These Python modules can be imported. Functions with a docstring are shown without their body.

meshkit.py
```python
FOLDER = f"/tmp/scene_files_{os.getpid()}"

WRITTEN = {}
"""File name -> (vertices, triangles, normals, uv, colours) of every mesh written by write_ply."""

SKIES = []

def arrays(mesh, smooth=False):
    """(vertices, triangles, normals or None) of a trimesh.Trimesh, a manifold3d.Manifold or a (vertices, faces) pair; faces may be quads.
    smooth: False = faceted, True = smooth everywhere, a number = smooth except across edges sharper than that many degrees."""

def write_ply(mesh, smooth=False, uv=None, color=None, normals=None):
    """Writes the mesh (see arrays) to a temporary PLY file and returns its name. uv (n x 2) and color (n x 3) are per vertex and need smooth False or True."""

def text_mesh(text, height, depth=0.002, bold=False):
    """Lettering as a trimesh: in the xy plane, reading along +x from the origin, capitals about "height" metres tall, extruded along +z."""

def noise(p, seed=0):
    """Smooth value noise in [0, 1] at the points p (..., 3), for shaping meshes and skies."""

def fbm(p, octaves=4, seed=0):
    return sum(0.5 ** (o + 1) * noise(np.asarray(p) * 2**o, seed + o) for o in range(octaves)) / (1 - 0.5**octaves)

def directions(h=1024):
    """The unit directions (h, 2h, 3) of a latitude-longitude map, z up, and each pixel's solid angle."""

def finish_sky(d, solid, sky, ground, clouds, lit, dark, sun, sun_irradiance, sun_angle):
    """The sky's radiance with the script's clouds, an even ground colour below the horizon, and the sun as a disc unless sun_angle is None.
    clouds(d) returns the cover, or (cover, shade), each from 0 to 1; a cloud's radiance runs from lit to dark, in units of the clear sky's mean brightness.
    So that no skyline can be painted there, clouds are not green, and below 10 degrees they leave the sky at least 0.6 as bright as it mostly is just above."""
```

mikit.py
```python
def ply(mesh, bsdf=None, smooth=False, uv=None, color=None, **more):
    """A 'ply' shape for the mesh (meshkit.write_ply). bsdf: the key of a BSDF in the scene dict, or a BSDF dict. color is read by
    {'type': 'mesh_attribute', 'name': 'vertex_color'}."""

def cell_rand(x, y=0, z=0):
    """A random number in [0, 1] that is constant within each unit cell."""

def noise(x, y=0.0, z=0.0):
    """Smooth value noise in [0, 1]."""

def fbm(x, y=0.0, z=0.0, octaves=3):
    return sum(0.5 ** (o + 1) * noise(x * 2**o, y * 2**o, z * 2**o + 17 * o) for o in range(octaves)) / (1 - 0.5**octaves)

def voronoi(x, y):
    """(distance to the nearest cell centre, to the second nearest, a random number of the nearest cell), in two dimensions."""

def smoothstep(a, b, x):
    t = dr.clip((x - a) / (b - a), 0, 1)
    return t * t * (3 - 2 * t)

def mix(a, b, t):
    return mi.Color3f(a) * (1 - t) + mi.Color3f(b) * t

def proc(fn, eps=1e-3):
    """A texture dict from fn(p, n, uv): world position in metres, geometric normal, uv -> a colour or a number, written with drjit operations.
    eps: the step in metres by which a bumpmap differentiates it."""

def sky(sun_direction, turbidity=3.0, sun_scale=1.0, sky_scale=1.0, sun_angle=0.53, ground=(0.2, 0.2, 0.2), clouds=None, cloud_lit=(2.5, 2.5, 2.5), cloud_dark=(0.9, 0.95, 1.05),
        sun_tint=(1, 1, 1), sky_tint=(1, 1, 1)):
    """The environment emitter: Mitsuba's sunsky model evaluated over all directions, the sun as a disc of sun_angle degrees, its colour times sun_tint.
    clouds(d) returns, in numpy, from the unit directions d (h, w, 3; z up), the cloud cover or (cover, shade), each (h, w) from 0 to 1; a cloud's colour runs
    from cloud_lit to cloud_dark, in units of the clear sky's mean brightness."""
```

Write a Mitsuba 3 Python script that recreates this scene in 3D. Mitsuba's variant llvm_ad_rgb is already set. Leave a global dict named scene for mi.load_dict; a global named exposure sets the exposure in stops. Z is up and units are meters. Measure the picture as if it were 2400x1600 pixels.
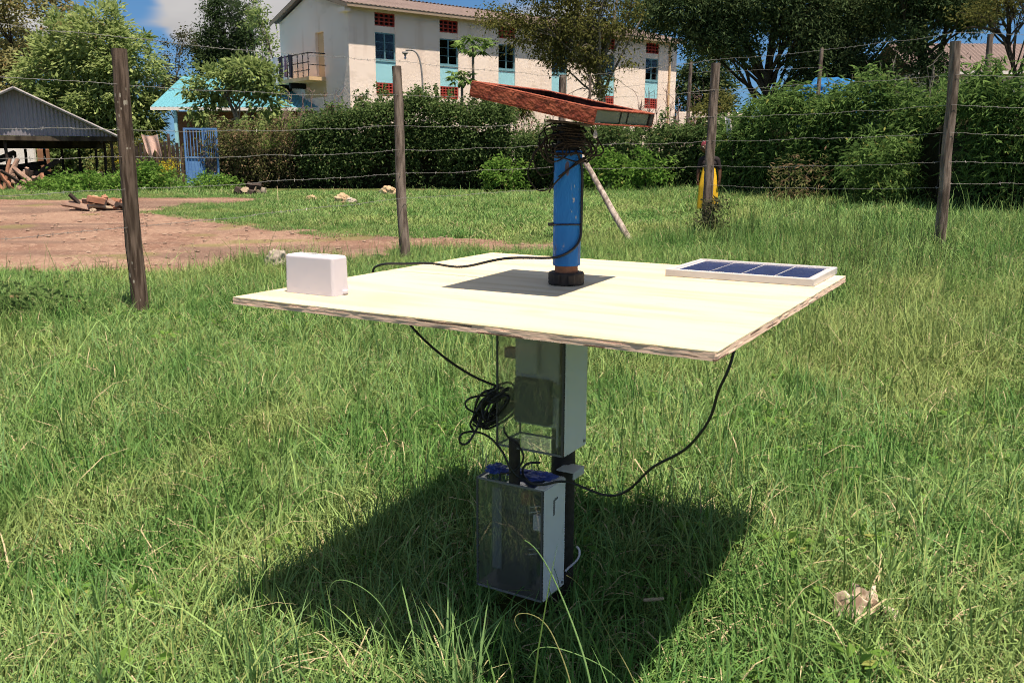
import math, random
import numpy as np, trimesh, manifold3d, shapely.geometry as sg
import drjit as dr, mitsuba as mi, mikit, meshkit
from mikit import proc, noise, fbm, smoothstep, mix, voronoi, cell_rand

T = mi.ScalarTransform4f
PI = math.pi
scene, labels = {}, {}

# ------------------------------------------------------------------ camera, sky, exposure
CAMZ, PITCH, ROLL = 1.245, math.radians(11.67), math.radians(0.226)
_c, _s = math.cos(PITCH), math.sin(PITCH)
_up = np.array([0, _s, _c]); _rt = np.array([1.0, 0, 0])
_u2 = -_rt * math.sin(ROLL) + _up * math.cos(ROLL)
scene['camera'] = {'type': 'perspective', 'fov': 2 * math.degrees(math.atan(1200 / 2108.5)), 'fov_axis': 'x', 'near_clip': 0.05, 'far_clip': 2000.0,
                   'to_world': T().look_at(origin=[0, 0, CAMZ], target=[0, _c, CAMZ - _s], up=_u2.tolist())}
SUN = (0.165, -0.255, 0.953)


def clouds(d):
    az, el = np.arctan2(d[..., 0], d[..., 1]), np.arcsin(np.clip(d[..., 2], -1, 1))
    q = d / (d[..., 2:] + .22)                         # a layer overhead, closer packed towards the horizon
    w = np.stack([meshkit.fbm(q * 2.1 + k * 7.7, 3, 5 + k) for k in range(2)], -1) - .5
    p = np.concatenate([q[..., :2] * 1.5 + w * .9, 0 * q[..., :1] + 2.3], -1)
    n = meshkit.fbm(p, 6, 4)
    m = -.16 + .15 * np.clip((el - .16) / .25, 0, 1)   # fewer clouds low down
    for a, e, ra, re, s in ((-.285, .150, .068, .062, .24), (-.215, .098, .050, .055, .26), (.47, .13, .10, .04, .2)):
        m = m + s * np.exp(-((np.angle(np.exp(1j * (az - a))) / ra) ** 2 + ((el - e) / re) ** 2) ** 2)
    c = np.clip((n + m - .47) / .09, 0, 1)
    sh = np.clip((meshkit.fbm(p * 1.9 + 11, 4, 9) - .42) * 1.8, 0, .6)
    return c * c * (3 - 2 * c), sh


scene['sky'] = mikit.sky(SUN, turbidity=2.4, sun_scale=1.0, sky_scale=.48, clouds=clouds, cloud_lit=(3.0, 2.9, 2.85), cloud_dark=(1.8, 1.78, 1.85), sky_tint=(0.60, 0.86, 1.12), ground=(0.10, 0.13, 0.06))
exposure = 2.42

# ------------------------------------------------------------------ helpers
_count = {}


def numbered(name):
    k = _count.get(name, 0)
    _count[name] = k + 1
    return name if k == 0 else f'{name}_{k:03d}'


def say(key, label=None, cat=None, group=None, kind=None):
    d = labels.setdefault(key, {})
    for a, b in (('label', label), ('category', cat), ('group', group), ('kind', kind)):
        if b:
            d[a] = b


def thing(name, label, cat, group=None):
    key = numbered(name)
    say(key, label, cat, group)
    return key


def part(parent, name, mesh, bsdf, smooth=False, label=None, **kw):
    key = numbered(parent + '__' + name)
    scene[key] = mikit.ply(mesh, bsdf, smooth=smooth, **kw)
    if label:
        say(key, label)
    return key


def solo(name, mesh, bsdf, label, cat=None, group=None, kind=None, smooth=False, **kw):
    key = numbered(name)
    scene[key] = mikit.ply(mesh, bsdf, smooth=smooth, **kw)
    say(key, label, cat, group, kind)
    return key


def cat(ms):
    return trimesh.util.concatenate(list(ms))


def tm(v, f):
    return trimesh.Trimesh(np.asarray(v, float), np.asarray(f, int), process=False)


def box(lo, hi, bevel=0.0):
    lo, hi = np.minimum(lo, hi).astype(float), np.maximum(lo, hi).astype(float)
    if bevel <= 0:
        m = trimesh.creation.box(extents=hi - lo)
        m.apply_translation((lo + hi) / 2)
        return m
    b = min(bevel, (hi - lo).min() * .49)
    pts = []
    for sx in (0, 1):
        for sy in (0, 1):
            for sz in (0, 1):
                c = np.where([sx, sy, sz], hi, lo)
                sg_ = np.where([sx, sy, sz], -1, 1)
                for k in range(3):
                    o = sg_ * b
                    o[k] = 0
                    pts.append(c + o)
    return trimesh.convex.convex_hull(np.array(pts))


def frame(m, M):
    m = m.copy()
    m.apply_transform(M)
    return m


def basis(o, x, y, z):
    M = np.eye(4)
    M[:3, 0], M[:3, 1], M[:3, 2], M[:3, 3] = x, y, z, o
    return M


def tube(path, r, n=8, cap=True):
    p = np.asarray(path, float)
    r = np.broadcast_to(np.asarray(r, float), (len(p),))
    t = np.gradient(p, axis=0)
    t /= np.linalg.norm(t, axis=1, keepdims=True) + 1e-12
    a = np.cross(t[0], [0.31, 0.17, .93] if abs(t[0, 2]) < .9 else [.93, .2, .3])
    A = []
    for k in range(len(p)):
        a = a - t[k] * (a @ t[k])
        a /= np.linalg.norm(a) + 1e-12
        A.append(a)
    A = np.array(A)
    B = np.cross(t, A)
    ang = np.arange(n) * 2 * PI / n
    v = p[:, None] + r[:, None, None] * (np.cos(ang)[None, :, None] * A[:, None] + np.sin(ang)[None, :, None] * B[:, None])
    v = v.reshape(-1, 3)
    i, j = np.meshgrid(np.arange(len(p) - 1), np.arange(n), indexing='ij')
    q = np.stack([i * n + j, i * n + (j + 1) % n, (i + 1) * n + (j + 1) % n, (i + 1) * n + j], -1).reshape(-1, 4)
    f = np.vstack([q[:, [0, 1, 2]], q[:, [0, 2, 3]]])
    if cap:
        e = len(v)
        v = np.vstack([v, p[:1], p[-1:]])
        k = np.arange(n)
        l = (len(p) - 1) * n
        f = np.vstack([f, np.stack([(k + 1) % n, k, k * 0 + e], 1), np.stack([l + k, l + (k + 1) % n, k * 0 + e + 1], 1)])
    return tm(v, f)


def spline(pts, n=60):
    p = np.asarray(pts, float)
    from scipy.interpolate import CubicSpline
    s = np.r_[0, np.cumsum(np.sqrt(np.linalg.norm(np.diff(p, axis=0), axis=1)))]
    return CubicSpline(s, p)(np.linspace(0, s[-1], n))


def lathe(profile, c, n=32):
    pr = np.asarray(profile, float)
    ang = np.arange(n) * 2 * PI / n
    v = np.stack([np.outer(pr[:, 0], np.cos(ang)) + c[0], np.outer(pr[:, 0], np.sin(ang)) + c[1], np.repeat(pr[:, 1:2] + c[2], n, 1)], -1).reshape(-1, 3)
    i, j = np.meshgrid(np.arange(len(pr) - 1), np.arange(n), indexing='ij')
    q = np.stack([i * n + j, i * n + (j + 1) % n, (i + 1) * n + (j + 1) % n, (i + 1) * n + j], -1).reshape(-1, 4)
    return tm(v, np.vstack([q[:, [0, 1, 2]], q[:, [0, 2, 3]]]))


def prism(poly, d):
    """polygon (shapely) in xy extruded along +z by d"""
    return trimesh.creation.extrude_polygon(poly, d, engine='earcut')


def sst(a, b, x):
    t = np.clip((x - a) / (b - a), 0, 1)
    return t * t * (3 - 2 * t)


def gz(x, y):
    """height of the ground"""
    x, y = np.asarray(x, float), np.asarray(y, float)
    return .013 * np.clip(y - 6, 0, 70) + .04 * np.clip(x, 0, 12) * sst(4, 9, y) + (1 - sst(3.4, 6.6, y)) * (-.055 + .05 * np.clip(x, -1.3, .9))


# ------------------------------------------------------------------ materials
def bs(name, fn=None, rough=.8, spec=.3, bump=None, bscale=.002, beps=1e-3, color=None, **kw):
    d = {'type': 'principled', 'base_color': proc(fn) if fn else {'type': 'rgb', 'value': list(color)}, 'roughness': rough, 'specular': spec, **kw}
    if bump:
        d = {'type': 'bumpmap', 'arbitrary': proc(bump, beps), 'scale': bscale, 'bsdf': d}
    scene[name] = {'type': 'twosided', 'bsdf': d}
    return name


def leafmat(name, fn, trans=.7, rough=.45, spec=1.3):
    scene[name] = {'type': 'principledthin', 'base_color': proc(fn), 'roughness': rough, 'diff_trans': trans, 'eta': spec}
    return name


def c3(*v):
    return mi.Color3f(*v)


def grass_fn(p, n, uv):
    r = uv.x
    g = fbm(p.x * .8 + 3, p.y * .8, 0., 3)
    g2 = fbm(p.x * 2.6 + 9, p.y * 2.6 + 4, 0., 2)
    c = mix(c3(.042, .120, .024), c3(.295, .450, .160), smoothstep(0., .8, r))
    hue = noise(r * 977., r * 331.)
    c = mix(c, c3(.15, .28, .13), smoothstep(.62, .8, hue) * .7)
    c = mix(c, c3(.30, .31, .12), smoothstep(.34, .18, hue) * .6)
    c = mix(c, c3(.31, .36, .135), smoothstep(.48, .72, g) * .5)
    c = mix(c, c3(.065, .19, .042), smoothstep(.50, .72, g2) * .55)
    dry = smoothstep(.93, .95, r + .12 * smoothstep(.5, .8, fbm(p.x * 1.7, p.y * 1.7 + 7, 0., 2)))
    return mix(c, c3(.50, .43, .28), dry)


leafmat('mat_grass', grass_fn, .28, .34, 1.42)
leafmat('mat_tuft', lambda p, n, uv: mix(mix(c3(.13, .27, .09), c3(.30, .44, .20), uv.x), c3(.42, .36, .2), smoothstep(.9, .93, uv.x)), .6, .35, 1.35)
leafmat('mat_stalk', lambda p, n, uv: mix(c3(.13, .17, .06), c3(.36, .32, .16), uv.x), .4)
leafmat('mat_stalk_dark', lambda p, n, uv: mix(c3(.03, .05, .02), c3(.10, .12, .05), uv.x), .3)


def leaf(name, a, b, dryc=None, dry=.0, trans=.7, rough=.42, spec=1.3):
    def fn(p, n, uv, a=a, b=b):
        c = mix(c3(*a), c3(*b), uv.x)
        if dryc:
            c = mix(c, c3(*dryc), smoothstep(1 - dry, 1 - dry + .04, uv.y) * .9)
        return c
    return leafmat(name, fn, trans, rough, spec)


leaf('mat_hedge', (.036, .075, .025), (.19, .28, .105), (.24, .18, .10), .05)
leaf('mat_hedge_brown', (.07, .09, .035), (.20, .22, .09), (.26, .18, .12), .34)
leaf('mat_hedge_right', (.032, .078, .022), (.19, .31, .095), (.26, .28, .08), .05, .75, .3, 1.4)
leaf('mat_weed', (.07, .17, .03), (.21, .36, .08), (.3, .3, .1), .04)
leaf('mat_tree_brown', (.15, .15, .06), (.38, .38, .18), (.27, .19, .09), .12)
leaf('mat_tree_bright', (.13, .21, .068), (.43, .51, .21), None, 0, .8)
leaf('mat_tree_mid', (.10, .17, .055), (.33, .41, .16))
leaf('mat_tree_dark', (.028, .058, .024), (.085, .13, .055))
leaf('mat_tree_grey', (.05, .06, .035), (.12, .125, .07))
leaf('mat_tree_olive', (.06, .065, .02), (.21, .225, .075), (.22, .16, .06), .06)
leaf('mat_tree_shade', (.026, .056, .024), (.13, .185, .085), (.17, .19, .06), .05, .5)
leaf('mat_papaya', (.07, .14, .04), (.22, .33, .10), None, 0, .6)


def bark_fn(a, b, sc=1.):
    def fn(p, n, uv):
        g = fbm(p.x * 14 * sc, p.y * 14 * sc, p.z * 3 * sc, 3)
        return mix(c3(*a), c3(*b), smoothstep(.3, .7, g))
    return fn


def bark_bump(p, n, uv):
    return fbm(p.x * 40, p.y * 40, p.z * 7, 3)


bs('mat_bark_dark', bark_fn((.03, .024, .02), (.085, .07, .055), .4), .9, .2)
bs('mat_bark_grey', bark_fn((.13, .115, .095), (.30, .27, .23), .4), .9, .2)


def post_fn(p, n, uv):
    g = fbm(p.x * 60, p.y * 60, p.z * 5, 3)
    c = mix(c3(.050, .035, .028), c3(.155, .115, .096), smoothstep(.28, .72, g))
    s = fbm(p.x * 9 + 4, p.y * 9, p.z * 2.5, 3)
    c = mix(c, c3(.045, .034, .028), smoothstep(.52, .68, s) * .7)
    lich = smoothstep(.80, .84, noise(p.x * 55, p.y * 55, p.z * 21)) * smoothstep(.45, .6, noise(p.x * 9, p.y * 9, p.z * 3))
    return mix(c, c3(.40, .38, .33), lich * .8)


bs('mat_post', post_fn, .9, .15, lambda p, n, uv: fbm(p.x * 90, p.y * 90, p.z * 6, 3), .006)
bs('mat_post_pale', lambda p, n, uv: mix(c3(.085, .066, .058), c3(.215, .175, .155), smoothstep(.3, .7, fbm(p.x * 40, p.y * 40, p.z * 5, 3))), .9, .15, lambda p, n, uv: fbm(p.x * 90, p.y * 90, p.z * 8, 2), .004)
bs('mat_brace', lambda p, n, uv: mix(c3(.20, .165, .15), c3(.46, .40, .37), smoothstep(.3, .7, fbm(p.x * 34, p.y * 34, p.z * 9, 3))), .9, .15)
bs('mat_wire', lambda p, n, uv: mix(c3(.17, .165, .165), c3(.32, .32, .325), noise(p.x * 30, p.y * 30, p.z * 30)), .5, .5, metallic=.35)


def soil_fn(p, n, uv):
    g = fbm(p.x * 5, p.y * 5, 0., 4)
    c = mix(c3(.035, .05, .016), c3(.085, .10, .035), g)
    return mix(c, c3(.15, .11, .065), smoothstep(.58, .75, fbm(p.x * 1.1 + 5, p.y * 1.1, 0., 3)) * .6)


bs('mat_soil', soil_fn, .95, .1, lambda p, n, uv: fbm(p.x * 18, p.y * 18, 0., 3), .03)


def dirt_fn(p, n, uv):
    g = fbm(p.x * 1.3, p.y * 1.3, 0., 4)
    f = fbm(p.x * 11, p.y * 11, 3., 3)
    c = mix(c3(.138, .084, .065), c3(.192, .130, .101), smoothstep(.3, .7, g))
    c = mix(c, c3(.14, .085, .068), smoothstep(.55, .78, f) * .55)
    c = mix(c, c3(.29, .215, .17), smoothstep(.66, .74, noise(p.x * 27, p.y * 20)) * .4)
    c = mix(c, c3(.13, .08, .065), smoothstep(.78, .83, noise(p.x * 21 + 3, p.y * 13)) * .3)
    c = mix(c, c3(.09, .064, .056), smoothstep(.50, .72, fbm(p.x * .55 + 3, p.y * 1.5 + 2, 5., 4)) * .55)
    c = mix(c, c3(.12, .12, .045), smoothstep(.70, .8, fbm(p.x * .9 + 8, p.y * .9, 0., 3)) * .6)
    return c


bs('mat_dirt', dirt_fn, .95, .1, lambda p, n, uv: fbm(p.x * 14, p.y * 14, 0., 4), .03)

# board materials: local frame of the board
BA = math.radians(-30.22)
BC = np.array([.1464, 2.406]); ZT = CAMZ - .3425
UB = np.array([math.cos(BA), math.sin(BA), 0]); VB = np.array([-math.sin(BA), math.cos(BA), 0]); ZZ = np.array([0, 0, 1.0])
MB = basis([BC[0], BC[1], 0], UB, VB, ZZ)


def lo(p):
    x, y = p.x - float(BC[0]), p.y - float(BC[1])
    return x * float(UB[0]) + y * float(UB[1]), x * float(VB[0]) + y * float(VB[1])


def ply_top(p, n, uv):
    a, b = lo(p)
    g = fbm(a * 3.2, b * 26, 0., 4)
    c = mix(c3(.555, .49, .355), c3(.49, .415, .275), smoothstep(.35, .75, g))
    c = mix(c, c3(.54, .43, .27), smoothstep(.70, .86, fbm(a * 1.3 + 2, b * 9 + 5, 1., 3)) * .45)
    c = mix(c, c3(.42, .30, .18), smoothstep(.88, .97, noise(a * 9 + 3, b * 160)) * .35)
    k1 = dr.sqrt(dr.square((a - .12) * .55) + dr.square(b + .41))
    c = mix(c, c3(.50, .40, .24), smoothstep(.05, .012, k1 + .03 * fbm(a * 14, b * 30, 0., 2)) * .6)
    c = mix(c, c3(.48, .43, .36), smoothstep(.60, .72, fbm(a * 2.3 + 7, b * 2.3 + 1, 2., 4)) * .25)
    return c


def ply_edge(p, n, uv):
    a, b = lo(p)
    z = (float(ZT) - p.z) / .018
    lay = dr.floor(z * 5)
    g = fbm(a * 14 + lay * 7, b * 14 + lay * 3, p.z * 260, 3)
    c = mix(c3(.72, .56, .46), c3(.64, .48, .39), g)
    c = mix(c, c3(.60, .43, .35), smoothstep(.2, .3, dr.abs(lay - 2 * dr.floor(lay * .5))) * .5)
    crack = smoothstep(.60, .66, noise(a * 16 + lay * 11, b * 16 + lay * 5, lay)) * smoothstep(.62, .8, noise((a + b) * 3.1, lay * 2.3))
    return mix(c, c3(.10, .055, .04), crack * .9)


bs('mat_ply_top', ply_top, .6, .3, lambda p, n, uv: fbm(lo(p)[0] * 20, lo(p)[1] * 160, 0., 2), .0012)
bs('mat_ply_edge', ply_edge, .85, .2, lambda p, n, uv: fbm(p.x * 60, p.y * 60, p.z * 300, 3), .0008)


def blue_fn(p, n, uv):
    g = fbm(p.x * 22, p.y * 22, p.z * 6, 3)
    c = mix(c3(.012, .135, .44), c3(.020, .18, .55), g)
    streak = smoothstep(.62, .74, fbm(p.x * 70, p.y * 70, p.z * 7, 3))
    c = mix(c, c3(.13, .13, .16), streak * .45)
    chip = smoothstep(.62, .66, fbm(p.x * 150, p.y * 150, p.z * 60, 3)) * smoothstep(.55, .7, noise(p.x * 30, p.y * 30, p.z * 9))
    c = mix(c, c3(.50, .48, .42), chip * .8)
    return mix(c, c3(.12, .07, .045), smoothstep(.74, .8, fbm(p.x * 35 + 4, p.y * 35, p.z * 14, 3)) * .8)


bs('mat_blue_pipe', blue_fn, .5, .22, lambda p, n, uv: fbm(p.x * 90, p.y * 90, p.z * 40, 2), .0015)
bs('mat_rust', lambda p, n, uv: mix(c3(.16, .07, .04), c3(.33, .17, .11), fbm(p.x * 90, p.y * 90, p.z * 90, 3)), .9, .2)
bs('mat_black_iron', lambda p, n, uv: mix(c3(.012, .011, .011), c3(.045, .036, .032), fbm(p.x * 60, p.y * 60, p.z * 60, 3)), .6, .35, lambda p, n, uv: fbm(p.x * 120, p.y * 120, p.z * 120, 2), .002)


def red_fn(p, n, uv):
    g = fbm(p.x * 45, p.y * 45, p.z * 45, 4)
    c = mix(c3(.185, .042, .026), c3(.29, .082, .046), smoothstep(.3, .7, g))
    return mix(c, c3(.075, .022, .016), smoothstep(.54, .7, fbm(p.x * 90 + 3, p.y * 90, p.z * 90, 3)) * .75)


bs('mat_red_frame', red_fn, .75, .25, lambda p, n, uv: fbm(p.x * 160, p.y * 160, p.z * 160, 3), .006)
bs('mat_alu', color=(.62, .62, .60), rough=.38, spec=.5, metallic=.6)
bs('mat_alu_white', lambda p, n, uv: mix(c3(.50, .48, .49), c3(.56, .55, .57), noise(p.x * 20, p.y * 20, p.z * 20)), .4, .5, metallic=.25)
bs('mat_grey_edge', lambda p, n, uv: mix(c3(.115, .140, .105), c3(.16, .185, .145), fbm(p.x * 30, p.y * 30, p.z * 10, 2)), .6, .3)


def cell_fn(p, n, uv):
    a, b = lo(p)
    c = mix(c3(.006, .010, .050), c3(.012, .020, .085), fbm(a * 60, b * 60, 0., 2))
    return mix(c, c3(.16, .18, .26), smoothstep(.93, .97, dr.abs(2 * (b * 55 - dr.floor(b * 55)) - 1)) * .25)


bs('mat_cell', cell_fn, .25, .5, clearcoat=1.0, clearcoat_gloss=.97)
bs('mat_white_plastic', color=(.56, .545, .63), rough=.42, spec=.4)
bs('mat_enclosure', lambda p, n, uv: mix(c3(.66, .68, .70), c3(.54, .56, .57), smoothstep(.5, .8, fbm(p.x * 14, p.y * 14, p.z * 5, 3))), .5, .4)
bs('mat_grey_plate', color=(.48, .50, .50), rough=.5)
bs('mat_dark_plate', color=(.085, .085, .09), rough=.55)
bs('mat_battery', lambda p, n, uv: mix(c3(.05, .048, .044), c3(.095, .08, .068), fbm(p.x * 20, p.y * 20, p.z * 20, 2)), .6)
bs('mat_slot', color=(.17, .18, .19), rough=.7)
bs('mat_bluebag', lambda p, n, uv: mix(c3(.03, .06, .27), c3(.09, .12, .38), fbm(p.x * 60, p.y * 60, p.z * 60, 2)), .35, .5)
bs('mat_cable', lambda p, n, uv: mix(c3(.008, .008, .010), c3(.02, .02, .022), noise(p.x * 200, p.y * 200, p.z * 200)), .4, .5)
bs('mat_cable_brown', lambda p, n, uv: mix(c3(.006, .005, .0045), c3(.030, .022, .018), noise(p.x * 25, p.y * 25, p.z * 25)), .7, .3)
scene['mat_clear'] = {'type': 'thindielectric', 'int_ior': 1.49, 'specular_transmittance': {'type': 'rgb', 'value': [.86, .87, .87]}}
scene['mat_clear_bottom'] = {'type': 'thindielectric', 'int_ior': 1.12, 'specular_transmittance': {'type': 'rgb', 'value': [.80, .82, .81]}}
scene['mat_clear_front'] = {'type': 'blendbsdf', 'weight': .055, 'sheet': {'type': 'thindielectric', 'int_ior': 1.49, 'specular_transmittance': {'type': 'rgb', 'value': [.78, .80, .80]}}, 'film': {'type': 'twosided', 'bsdf': {'type': 'diffuse', 'reflectance': {'type': 'rgb', 'value': [.62, .64, .66]}}}}
scene['mat_pane'] = {'type': 'thindielectric', 'int_ior': 1.35}

# buildings
BANG = math.radians(37.8)
HO = np.array([-6.6, 36.0, 0]); HU = np.array([math.cos(BANG), math.sin(BANG), 0]); HV = np.array([-math.sin(BANG), math.cos(BANG), 0])
MH = basis(HO, HU, HV, ZZ)


def wall_fn(p, n, uv):
    g = fbm(p.x * .7, p.y * .7, p.z * .5, 4)
    c = mix(c3(.80, .69, .635), c3(.85, .75, .70), smoothstep(.3, .7, g))
    st = smoothstep(.58, .8, fbm(p.x * 3.3, p.y * 3.3, p.z * .35, 3))
    c = mix(c, c3(.60, .47, .39), st * .35)
    return mix(c, c3(.50, .42, .36), smoothstep(.60, .75, fbm(p.x * 1.1, p.y * 1.1, p.z * 1.4, 4)) * .25)


bs('mat_wall', wall_fn, .9, .15, lambda p, n, uv: fbm(p.x * 12, p.y * 12, p.z * 12, 3), .006)
bs('mat_soffit', color=(.30, .24, .19), rough=.9)
bs('mat_roof_brown', lambda p, n, uv: mix(c3(.12, .092, .088), c3(.19, .15, .145), fbm(p.x * .8, p.y * .8, p.z * 3, 4)), .8, .2)
bs('mat_redvent', lambda p, n, uv: mix(c3(.33, .045, .04), c3(.46, .085, .07), noise(p.x * 7, p.y * 7, p.z * 7)), .85, .2)
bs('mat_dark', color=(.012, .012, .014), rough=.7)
bs('mat_window_frame', color=(.13, .27, .33), rough=.6)
bs('mat_skyblue', lambda p, n, uv: mix(c3(.30, .60, .72), c3(.34, .66, .78), fbm(p.x * 2, p.y * 2, p.z * 2, 3)), .8, .2)
bs('mat_sill', color=(.17, .36, .45), rough=.7)
bs('mat_door_brown', color=(.20, .12, .06), rough=.7)
bs('mat_ochre', lambda p, n, uv: mix(c3(.58, .40, .22), c3(.66, .50, .32), fbm(p.x * 2, p.y * 2, p.z * 2, 3)), .85)
bs('mat_rail', color=(.03, .028, .035), rough=.5)
bs('mat_cloth_white', color=(.62, .61, .66), rough=.9)
bs('mat_cloth_dark', color=(.03, .03, .05), rough=.9)
bs('mat_cloth_purple', color=(.12, .10, .17), rough=.9)
bs('mat_cloth_pink', lambda p, n, uv: mix(c3(.50, .31, .26), c3(.68, .52, .48), fbm(p.x * 6, p.y * 6, p.z * 3, 3)), .9)
bs('mat_shed_sheet', lambda p, n, uv: mix(c3(.22, .215, .26), c3(.34, .33, .39), fbm(p.x * 2.2, p.y * 2, p.z * .6, 4)), .55, .4, metallic=.25)
bs('mat_shed_roof', lambda p, n, uv: mix(c3(.16, .15, .17), c3(.40, .39, .41), fbm(p.x * 3, p.y * 2, p.z * 2, 4)), .6, .4, metallic=.2)
bs('mat_blueroof', lambda p, n, uv: mix(c3(.07, .24, .32), c3(.10, .30, .385), fbm(p.x * 1.2, p.y * .8, p.z, 3)), .5, .4)
bs('mat_brickbrown', lambda p, n, uv: mix(c3(.22, .105, .06), c3(.30, .16, .10), fbm(p.x * 3, p.y * 3, p.z * 5, 3)), .9)
bs('mat_gate_blue', lambda p, n, uv: mix(c3(.06, .16, .42), c3(.14, .30, .60), fbm(p.x * 4, p.y * 4, p.z * 3, 3)), .5, .4)
bs('mat_gate_dark', color=(.06, .055, .06), rough=.7)
bs('mat_tarp', lambda p, n, uv: mix(c3(.012, .10, .29), c3(.025, .17, .40), fbm(p.x * 5, p.y * 5, p.z * 5, 3)), .75, .15)
bs('mat_purpleblue', color=(.10, .09, .15), rough=.8)
bs('mat_pale_wall', color=(.72, .70, .70), rough=.9)
bs('mat_wood', lambda p, n, uv: mix(c3(.20, .125, .10), c3(.36, .255, .205), fbm(p.x * 9, p.y * 9, p.z * 9, 3)), .9, .15)
bs('mat_wood_red', lambda p, n, uv: mix(c3(.22, .10, .065), c3(.36, .20, .135), fbm(p.x * 9, p.y * 9, p.z * 9, 3)), .9, .15)
bs('mat_wood_dark', lambda p, n, uv: mix(c3(.02, .016, .015), c3(.07, .055, .05), fbm(p.x * 9, p.y * 9, p.z * 9, 3)), .9, .15)
bs('mat_wood_pale', lambda p, n, uv: mix(c3(.30, .235, .17), c3(.46, .38, .29), fbm(p.x * 9, p.y * 9, p.z * 9, 3)), .9, .15)
bs('mat_stone', lambda p, n, uv: mix(c3(.26, .22, .19), c3(.50, .45, .40), fbm(p.x * 16, p.y * 16, p.z * 16, 4)), .9, .15)
bs('mat_stone_tan', lambda p, n, uv: mix(c3(.34, .24, .15), c3(.56, .44, .30), fbm(p.x * 9, p.y * 9, p.z * 9, 4)), .9, .15)
bs('mat_clod', lambda p, n, uv: mix(c3(.15, .10, .08), c3(.34, .26, .21), fbm(p.x * 3, p.y * 9, p.z * 9, 3)), .95, .1)
bs('mat_paper', lambda p, n, uv: mix(c3(.30, .215, .165), c3(.62, .53, .43), smoothstep(.36, .62, fbm(p.x * 40, p.y * 40, p.z * 40, 3))), .9)
bs('mat_lamp', color=(.24, .24, .25), rough=.5)
bs('mat_skin', color=(.07, .035, .022), rough=.55)
bs('mat_scarf', color=(.13, .02, .035), rough=.9)
bs('mat_blouse', color=(.02, .016, .02), rough=.9)
bs('mat_yellow', lambda p, n, uv: mix(c3(.62, .36, .02), c3(.74, .48, .03), fbm(p.x * 9, p.y * 9, p.z * 2, 3)), .85)
bs('mat_eye', color=(.7, .68, .64), rough=.4)

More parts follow.
